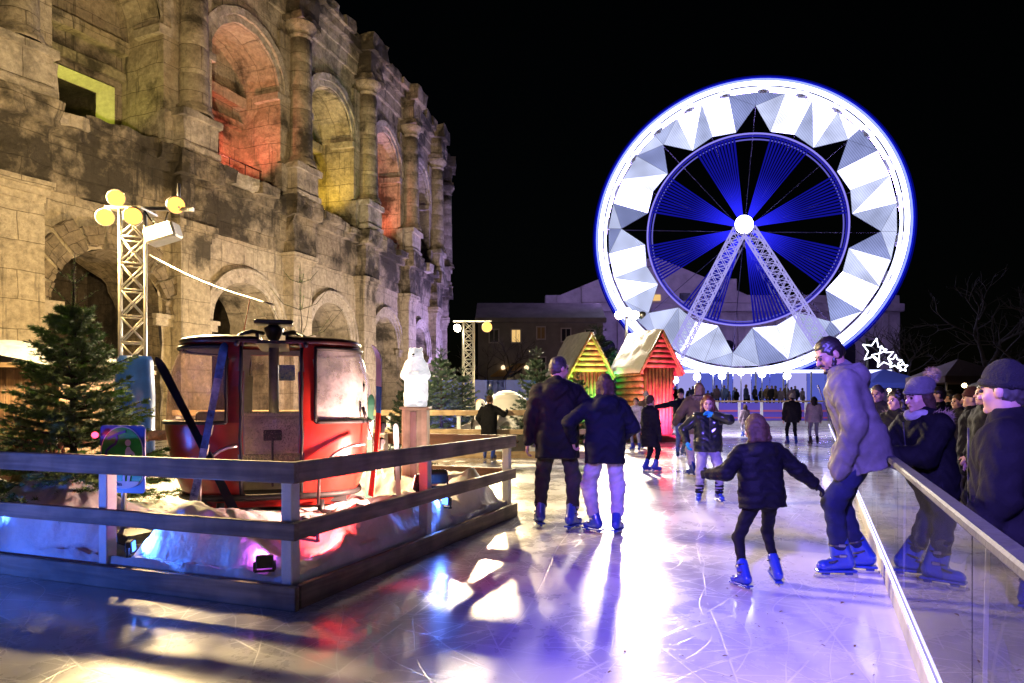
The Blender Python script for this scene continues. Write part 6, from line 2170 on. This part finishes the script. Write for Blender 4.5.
        if hat == 'pompom':
            rr = random.Random(9); b = MB(); c_ = Hd(0, -.160, .150); b.ball(c_ * f, .045 * hs * f, 10)
            for q in range(700):
                d = V((rr.gauss(0, 1), rr.gauss(0, 1), rr.gauss(0, 1))).normalized(); w_ = d.orthogonal().normalized() * .003
                o = c_ + d * .04 * hs; e_ = c_ + d * rr.uniform(.058, .080) * hs
                b.add([(o - w_) * f, (o + w_) * f, e_ * f], [(0, 1, 2)])
            b.build('pompom', furm or hatm, h_, local=True)
    if glove:
        for i in (0, 1):
            fa = (wr[i] - el[i]).normalized()
            P = [(p[0], A_(p[1]), A_(p[2]), *p[3:]) for p in hand_prims(wr[i], fa, nrm(i), ts(i), .0045, curl)] + [('c', A_(wr[i] - fa * .05), A_(wr[i] + fa * .02), .037, .033, .02)]
            surf(P, min(vox, .008), None, f).build('glove', glove, t, local=True)
    return t


K = {}
K['black_parka'] = cloth('black_parka', (.013, .012, .013), .7)
K['navy_jkt'] = cloth('navy_jacket', (.006, .007, .014), .7)
K['char_trs'] = cloth('charcoal_trousers', (.035, .034, .032), .85)
K['lilac_trs'] = cloth('pale_grey_joggers', (.36, .34, .40), .9)
K['puffer'] = cloth('navy_black_puffer', (.006, .006, .009), .6)
K['legging'] = cloth('black_leggings', (.008, .008, .011), .7)
K['shiny'] = cloth('black_shiny_jacket', (.014, .017, .015), .28, coat=.35, bump=.3, bs=30)
K['grey_trs'] = cloth('grey_trousers', (.25, .24, .27), .9)
K['jeans'] = cloth('dark_jeans', (.018, .022, .055), .85)
K['bjeans'] = cloth('blue_jeans', (.09, .12, .22), .85)
K['stone_jkt'] = cloth('stone_grey_jacket', (.125, .115, .108), .6, bump=.35, bs=25)
K['pale_coat'] = cloth('pale_patterned_coat', (.5, .45, .48), .8, var=.6)
K['pink_coat'] = cloth('pale_pink_coat', (.62, .50, .54), .8)
K['khaki'] = cloth('brown_khaki_coat', (.12, .085, .05), .8)
K['beige'] = cloth('beige_trousers', (.42, .36, .30), .9)
K['mauve'] = cloth('mauve_coat', (.22, .17, .20), .8)
K['wool_dark'] = cloth('dark_wool_coat', (.022, .020, .024), .9, bump=.4)
K['wool_grey'] = cloth('charcoal_wool_coat', (.013, .012, .014), .9, bump=.25, bs=60)
K['blackcoat'] = cloth('black_coat', (.007, .007, .008), .75)
HR = {'brown': mat('brown_hair', (.055, .030, .016), .65, var=.4, vs=30, spec=.2), 'dark': mat('dark_hair', (.012, .009, .008), .45, var=.4, vs=30), 'red': mat('auburn_hair', (.10, .028, .014), .45, var=.4, vs=30),
      'blond': mat('dark_blond_hair', (.24, .15, .07), .5, var=.4, vs=30), 'grey': mat('greying_hair', (.05, .042, .036), .55, var=.4, vs=30)}
FUR = mat('brown_fur', (.30, .21, .11), .95, var=.5, vs=30, sheen=.5)
KNIT = mat('grey_knit', (.12, .115, .115), .95, var=.2, vs=20, bump=.6, bs=120)
BKNIT = mat('black_knit', (.010, .010, .011), .95, var=.2, bump=.6, bs=120)
WKNIT = mat('pale_knit', (.35, .33, .30), .95, var=.2, bump=.6, bs=120)
RKNIT = mat('rust_knit', (.06, .014, .012), .95, var=.2, bump=.6, bs=120)
BGL = cloth('bright_blue_glove', (.02, .22, .42), .7)
DGL = cloth('dark_glove', (.012, .012, .018), .8)

# the couple in front
person('tall man seen from behind in a long black parka, holding hands, charcoal trousers', gx(557, 7.2), 7.2, 0, 1.77, head=(4, 58), hem=-.22, pad=.032, hood=True, wide=1.03,
       hands=((-.30, .02, .86), (.36, .16, .98)), elbow=((-1, -.5, 0), (1, -.6, 0)), feet=((-.17, .14, -8, 0), (.15, -.06, 35, 0)), coat=K['black_parka'], trouser=K['char_trs'], loose=.016, hair='short', hairm=HR['grey'], vox=.010, curl=.7)
person('person seen from behind in a navy jacket and pale grey joggers, holding hands', gx(605, 6.95), 6.95, 2, 1.585, head=(8, 12), hem=-.17, pad=.030, hood=True, wide=.98,
       hands=((-.34, .12, 1.02), (.20, .22, 1.02)), elbow=((-1, -.5, 0), (1, -.4, -.3)), feet=((-.11, .03, -38, 0), (.13, -.02, 30, 0)), coat=K['navy_jkt'], trouser=K['lilac_trs'], loose=.024, hair='bob', hairm=HR['brown'], vox=.010, curl=.7)
# the girl with spread arms
person('girl gliding away with arms spread, in a dark quilted jacket and black leggings', gx(762, 4.95), 4.95, 4, 1.215, lean=4, roll=-3, head=(14, -8), hs=1.24, hem=-.10, pad=.038, puff=.008, hood=True, wide=1.05,
       hands=((-.50, .16, 1.14), (.62, .03, 1.00)), elbow=((-.6, -.5, -.6), (.2, -.6, -.4)), feet=((-.235, -.09, -22, .0), (.19, .10, 6, .012, -14)), crouch=.035, coat=K['puffer'], trouser=K['legging'], loose=-.003, hair='bob', hairm=HR['brown'], glove=DGL, vox=.010, curl=.6)
# the girl with auburn hair and the people round her
person('long haired girl facing us in a shiny black jacket, blue glove raised to her mouth', gx(708, 9.2), 9.2, 176, 1.40, head=(12, 10), hs=1.12, hem=-.10, pad=.036, wide=1.05,
       hands=((-.05, .19, 1.44), (.36, .10, .98)), elbow=((-1, .1, -.35), (.8, -.6, 0)), feet=((-.17, .05, -10, 0), (.15, .02, 16, 0)), crouch=.02, coat=K['shiny'], trouser=K['grey_trs'], loose=.018, hair='long', hairm=HR['red'], glove=BGL, warmers=K['legging'], vox=.011)
person('child in a long dark quilted coat with black hood, standing side on in blue skates', gx(650, 13.2), 13.2, -62, 1.42, head=(6, -10), hs=1.14, hem=-.36, pad=.036, puff=.009, hood=True, feet=((-.09, -.05, -4, 0), (.10, .08, 8, 0)), coat=K['wool_grey'], trouser=K['legging'], hair='short', hairm=HR['brown'], glove=DGL, vox=.013)
person('child in a pale patterned coat standing near the red lit hut', gx(636, 19.2), 19.2, 150, 1.42, hs=1.12, hem=-.34, pad=.036, coat=K['pale_coat'], trouser=K['grey_trs'], hair='short', hairm=HR['dark'], vox=.018)
person('person in a pale woolly hat standing behind the children at the red lit hut', gx(646, 20.0), 20.0, 190, 1.60, hem=-.2, pad=.035, coat=K['khaki'], trouser=K['char_trs'], hat='slouch', hatm=WKNIT, vox=.018)
person('person in a black sweater stretching one arm out sideways, in blue jeans', gx(681, 16.8), 16.8, 184, 1.62, head=(0, 20), hem=-.06, pad=.020, hands=((-.30, .1, .90), (.74, .02, 1.30)), elbow=((-1, -.5, 0), (.3, -.6, -.6)), feet=((-.13, -.22, -20, .02), (.12, .10, 14, 0)), coat=K['legging'], trouser=K['bjeans'], hair='short', hairm=HR['dark'], hat='cap', hatm=K['legging'], vox=.015)
person('broad adult in a fur hooded brown coat skating away behind the long haired girl', gx(699, 12.6), 12.6, 8, 1.66, hem=-.16, pad=.045, hood=True, furm=FUR, wide=1.1, hands=((-.42, .18, .98), (.34, .1, .92)), feet=((-.17, -.08, -16, 0), (.14, .12, 14, 0)), coat=K['khaki'], trouser=K['beige'], loose=.02, hair='bob', hairm=HR['blond'], vox=.013)
person('small child in a mauve coat far out on the ice by the striped barrier', gx(745, 27), 27, 12, 1.22, hs=1.2, hem=-.28, pad=.04, coat=K['mauve'], trouser=K['lilac_trs'], hair='bob', hairm=HR['brown'], vox=.022)
person('skater in a dark wool coat and pale cap standing far out on the ice', gx(792, 21.7), 21.7, -4, 1.56, hem=-.16, pad=.045, wide=1.08, feet=((-.15, .02, -10, 0), (.14, 0, 14, 0)), coat=K['wool_dark'], trouser=K['legging'], hair='short', hairm=HR['dark'], hat='cap', hatm=WKNIT, vox=.018)
person('girl with long dark hair in a pale pink coat far out on the ice', gx(814, 22), 22, -6, 1.50, hem=-.14, pad=.035, flare=.012, coat=K['pink_coat'], trouser=K['lilac_trs'], hair='long', hairm=HR['dark'], boot=STRAP, vox=.018)
person('child in a black quilted coat leaning on the pine fence by the igloo', gx(489, 16.15), 16.15, -14, 1.45, head=(10, 16), hs=1.12, hem=-.34, pad=.04, hood=True, lean=3, hands=((-.24, .16, .95), (.44, .27, 1.33)), elbow=((-1, -.5, 0), (.6, -.4, -.5)), coat=K['blackcoat'], trouser=K['legging'], hair='short', hairm=HR['brown'], glove=DGL, vox=.015)
# the man at the barrier
person('bearded man in a stone grey jacket leaning back on the barrier and looking down', 2.52, 5.28, 66, 1.86, lean=18, shift=(0, -.12), crouch=.02, head=(30, -26), beard=True, hem=-.17, pad=.036, hood=True, wide=1.06,
       hands=((-.225, .02, .85), (.225, .02, .86)), elbow=((-.8, -1, 0), (.8, -1, 0)), pocket=True, feet=((-.10, .04, -22, 0), (.11, -.10, -6, 0)), coat=K['stone_jkt'], trouser=K['jeans'], loose=.012, hair='short', hairm=HR['dark'], skin=SKIN2, vox=.0095, curl=.7)
# spectators outside
GZ = -.15
person('woman in a grey bobble hat and black fur hooded coat clapping behind the barrier', gx(928, 5.3), 5.3, 98, 1.66, z=GZ, lean=6, head=(12, -2), hem=-.42, pad=.048, hood=True, furm=FUR, wide=1.05, hands=((-.06, .40, 1.13), (.05, .42, 1.15)), elbow=((-.8, -.3, -.8), (.8, -.3, -.8)), palm=((1, 0, .1), (-1, 0, .1)),
       coat=K['blackcoat'], trouser=K['legging'], skates=False, hat='pompom', hatm=KNIT, scarf=WKNIT, hair='bob', hairm=HR['brown'], curl=.15, vox=.0095)
person('woman with dark curly hair and a fur collar, smiling, behind the barrier', gx(897, 7.9), 7.9, 112, 1.63, z=GZ, head=(4, 6), hem=-.3, pad=.035, hood=True, furm=FUR, coat=K['blackcoat'], trouser=K['legging'], skates=False, hair='curly', hairm=HR['dark'], vox=.012)
person('man with greying hair in a dark jacket watching from behind the barrier', gx(878, 9.6), 9.6, 128, 1.74, z=GZ, head=(8, 0), hem=-.15, pad=.035, coat=K['wool_dark'], trouser=K['char_trs'], skates=False, hair='short', hairm=HR['grey'], vox=.013)
person('elderly man in a black beanie and charcoal wool coat standing close by the barrier', gx(1006, 3.35), 3.35, 52, 1.665, z=GZ, head=(4, 16), hem=-.36, pad=.040, wide=1.08, flare=.01, hands=((-.24, .14, .86), (.30, .04, .84)), coat=K['wool_grey'], trouser=K['jeans'], skates=False, hat='beanie', hatm=BKNIT, hair='short', hairm=HR['grey'], glove=DGL, vox=.0095)
person('figure in a rust red woolly hat and black coat between two other spectators', gx(972, 8.6), 8.6, 60, 1.66, z=GZ, hem=-.3, pad=.04, coat=K['blackcoat'], trouser=K['char_trs'], skates=False, hat='beanie', hatm=RKNIT, vox=.013)
person('dark haired spectator in a navy jacket deep in the shade beyond the bobble hat', gx(950, 12.5), 12.5, 40, 1.72, z=GZ, hem=-.15, pad=.035, coat=K['navy_jkt'], trouser=K['char_trs'], skates=False, hair='short', hairm=HR['dark'], vox=.018)
person('fair haired spectator in a brown coat walking off beside the market stalls', gx(985, 14), 14, -20, 1.64, z=GZ, hem=-.2, pad=.035, coat=K['khaki'], trouser=K['jeans'], skates=False, hair='bob', hairm=HR['blond'], vox=.018)

sb = []
sg_, sl_ = 'spectators standing in the dark behind the barrier', 'dark clothed spectator standing in the shade farther back behind the barrier'
for k, (px, Y, rz, hh, cm, hr) in enumerate(((938, 9.8, 70, 1.72, 'blackcoat', 'dark'), (958, 10.6, 100, 1.62, 'wool_dark', 'brown'), (986, 7.4, 75, 1.70, 'blackcoat', 'dark'))):
    sb.append(person(sl_, gx(px, Y), Y, rz, hh, z=GZ, hem=-.25, pad=.035, coat=K[cm], trouser=K['legging'], skates=False, hair='short', hairm=HR[hr], vox=.016, group=sg_))
chd = {}
for c_ in bpy.data.objects:
    if c_.parent: chd.setdefault(c_.parent.name, []).append(c_)
for k, (px, Y, rz) in enumerate(((908, 11, 30), (1012, 9.5, -40), (996, 12.2, 10), (1030, 6.6, 60))):
    o = copy_tree(sb[k % 3], None, chd); o.location = (gx(px, Y), Y, GZ); o.rotation_euler = (0, 0, R(rz))
# the crowd on the platform of the wheel
cg = 'crowd on the platform under the giant wheel'
cl = 'person in winter clothes standing in the crowd on the blue lit platform'
base = []
for k, (cm, hr) in enumerate(((K['blackcoat'], 'dark'), (K['mauve'], 'brown'), (K['wool_dark'], 'dark'), (K['bjeans'], 'blond'), (K['khaki'], 'dark'))):
    base.append(person(cl, 30 + k, 51, 180 if k % 2 else 0, 1.62 + .05 * k, z=.9, hem=-.2, pad=.04, coat=cm, trouser=K['legging'], skates=False, hair='short', hairm=HR[hr], vox=.035, group=cg))
chd = {}
for c_ in bpy.data.objects:
    if c_.parent: chd.setdefault(c_.parent.name, []).append(c_)
rr = random.Random(31)
pxs = [677, 683, 690, 694, 699, 707, 712, 716, 724, 729, 733, 738, 744, 748, 753, 758, 763, 767, 771, 776, 782, 787, 791, 797, 803]
for k, px in enumerate(pxs):
    o = base[k] if k < 5 else copy_tree(base[(k * 7 + k // 3) % 5], None, chd)
    Y = 50.5 + rr.uniform(0, 6)
    o.location = (gx(px + rr.uniform(-2, 2), Y), Y, .9); o.rotation_euler = (0, 0, rr.uniform(0, 6.28)); s_ = rr.choice((rr.uniform(.93, 1.08), rr.uniform(.93, 1.08), rr.uniform(.62, .85))); o.scale = (s_, s_, s_)

# dead leaves blown onto the ice
lf = mat('dead_leaf', (.16, .07, .03), .7, var=.4, vs=30)
rr = random.Random(77)
shapes = []
for q in range(3):
    b = MB(); n = 7; vs = []
    for i in range(n + 1):
        u = i / n; w_ = .5 * math.sin(math.pi * u) ** .7 * (1 + .25 * (i % 2)); zz = .12 * math.sin(math.pi * u * (1 + q * .4)) + .02
        vs += [(u - .5, -w_ * .5, zz + .10 * w_), (u - .5, 0, zz), (u - .5, w_ * .5, zz + .14 * w_)]
    for i in range(n):
        for j in (0, 1): a = i * 3 + j; b.f.append((a, a + 3, a + 4, a + 1)); b.sm.append(True)
    b.v = vs
    b.tube([(.5, 0, .02), (.75, .05, .04)], .015, 4); shapes.append(b)
proto_l = []
for k in range(46):
    if k < 3:
        o = shapes[k].build('fallen_leaf', lf)
        proto_l.append(o)
    else:
        o = proto_l[k % 3].copy(); col.objects.link(o)
    while True:
        px, py = rr.uniform(600, 925), rr.uniform(505, 680)
        Y = 910 / (py - HY)
        if gx(px, Y) < BX(Y) - .12: break
    o.location = (gx(px, Y), Y, .002); o.rotation_euler = (rr.uniform(-.15, .15), rr.uniform(-.15, .15), rr.uniform(0, 6.28)); s_ = rr.uniform(.010, .026) * (1.5 if k % 6 == 0 else 1); o.scale = (s_ * 1.3, s_, s_)
    tag(o, 'small dead brown leaf lying on the ice beside the clear barrier', 'leaf', 'dead leaves on the ice')
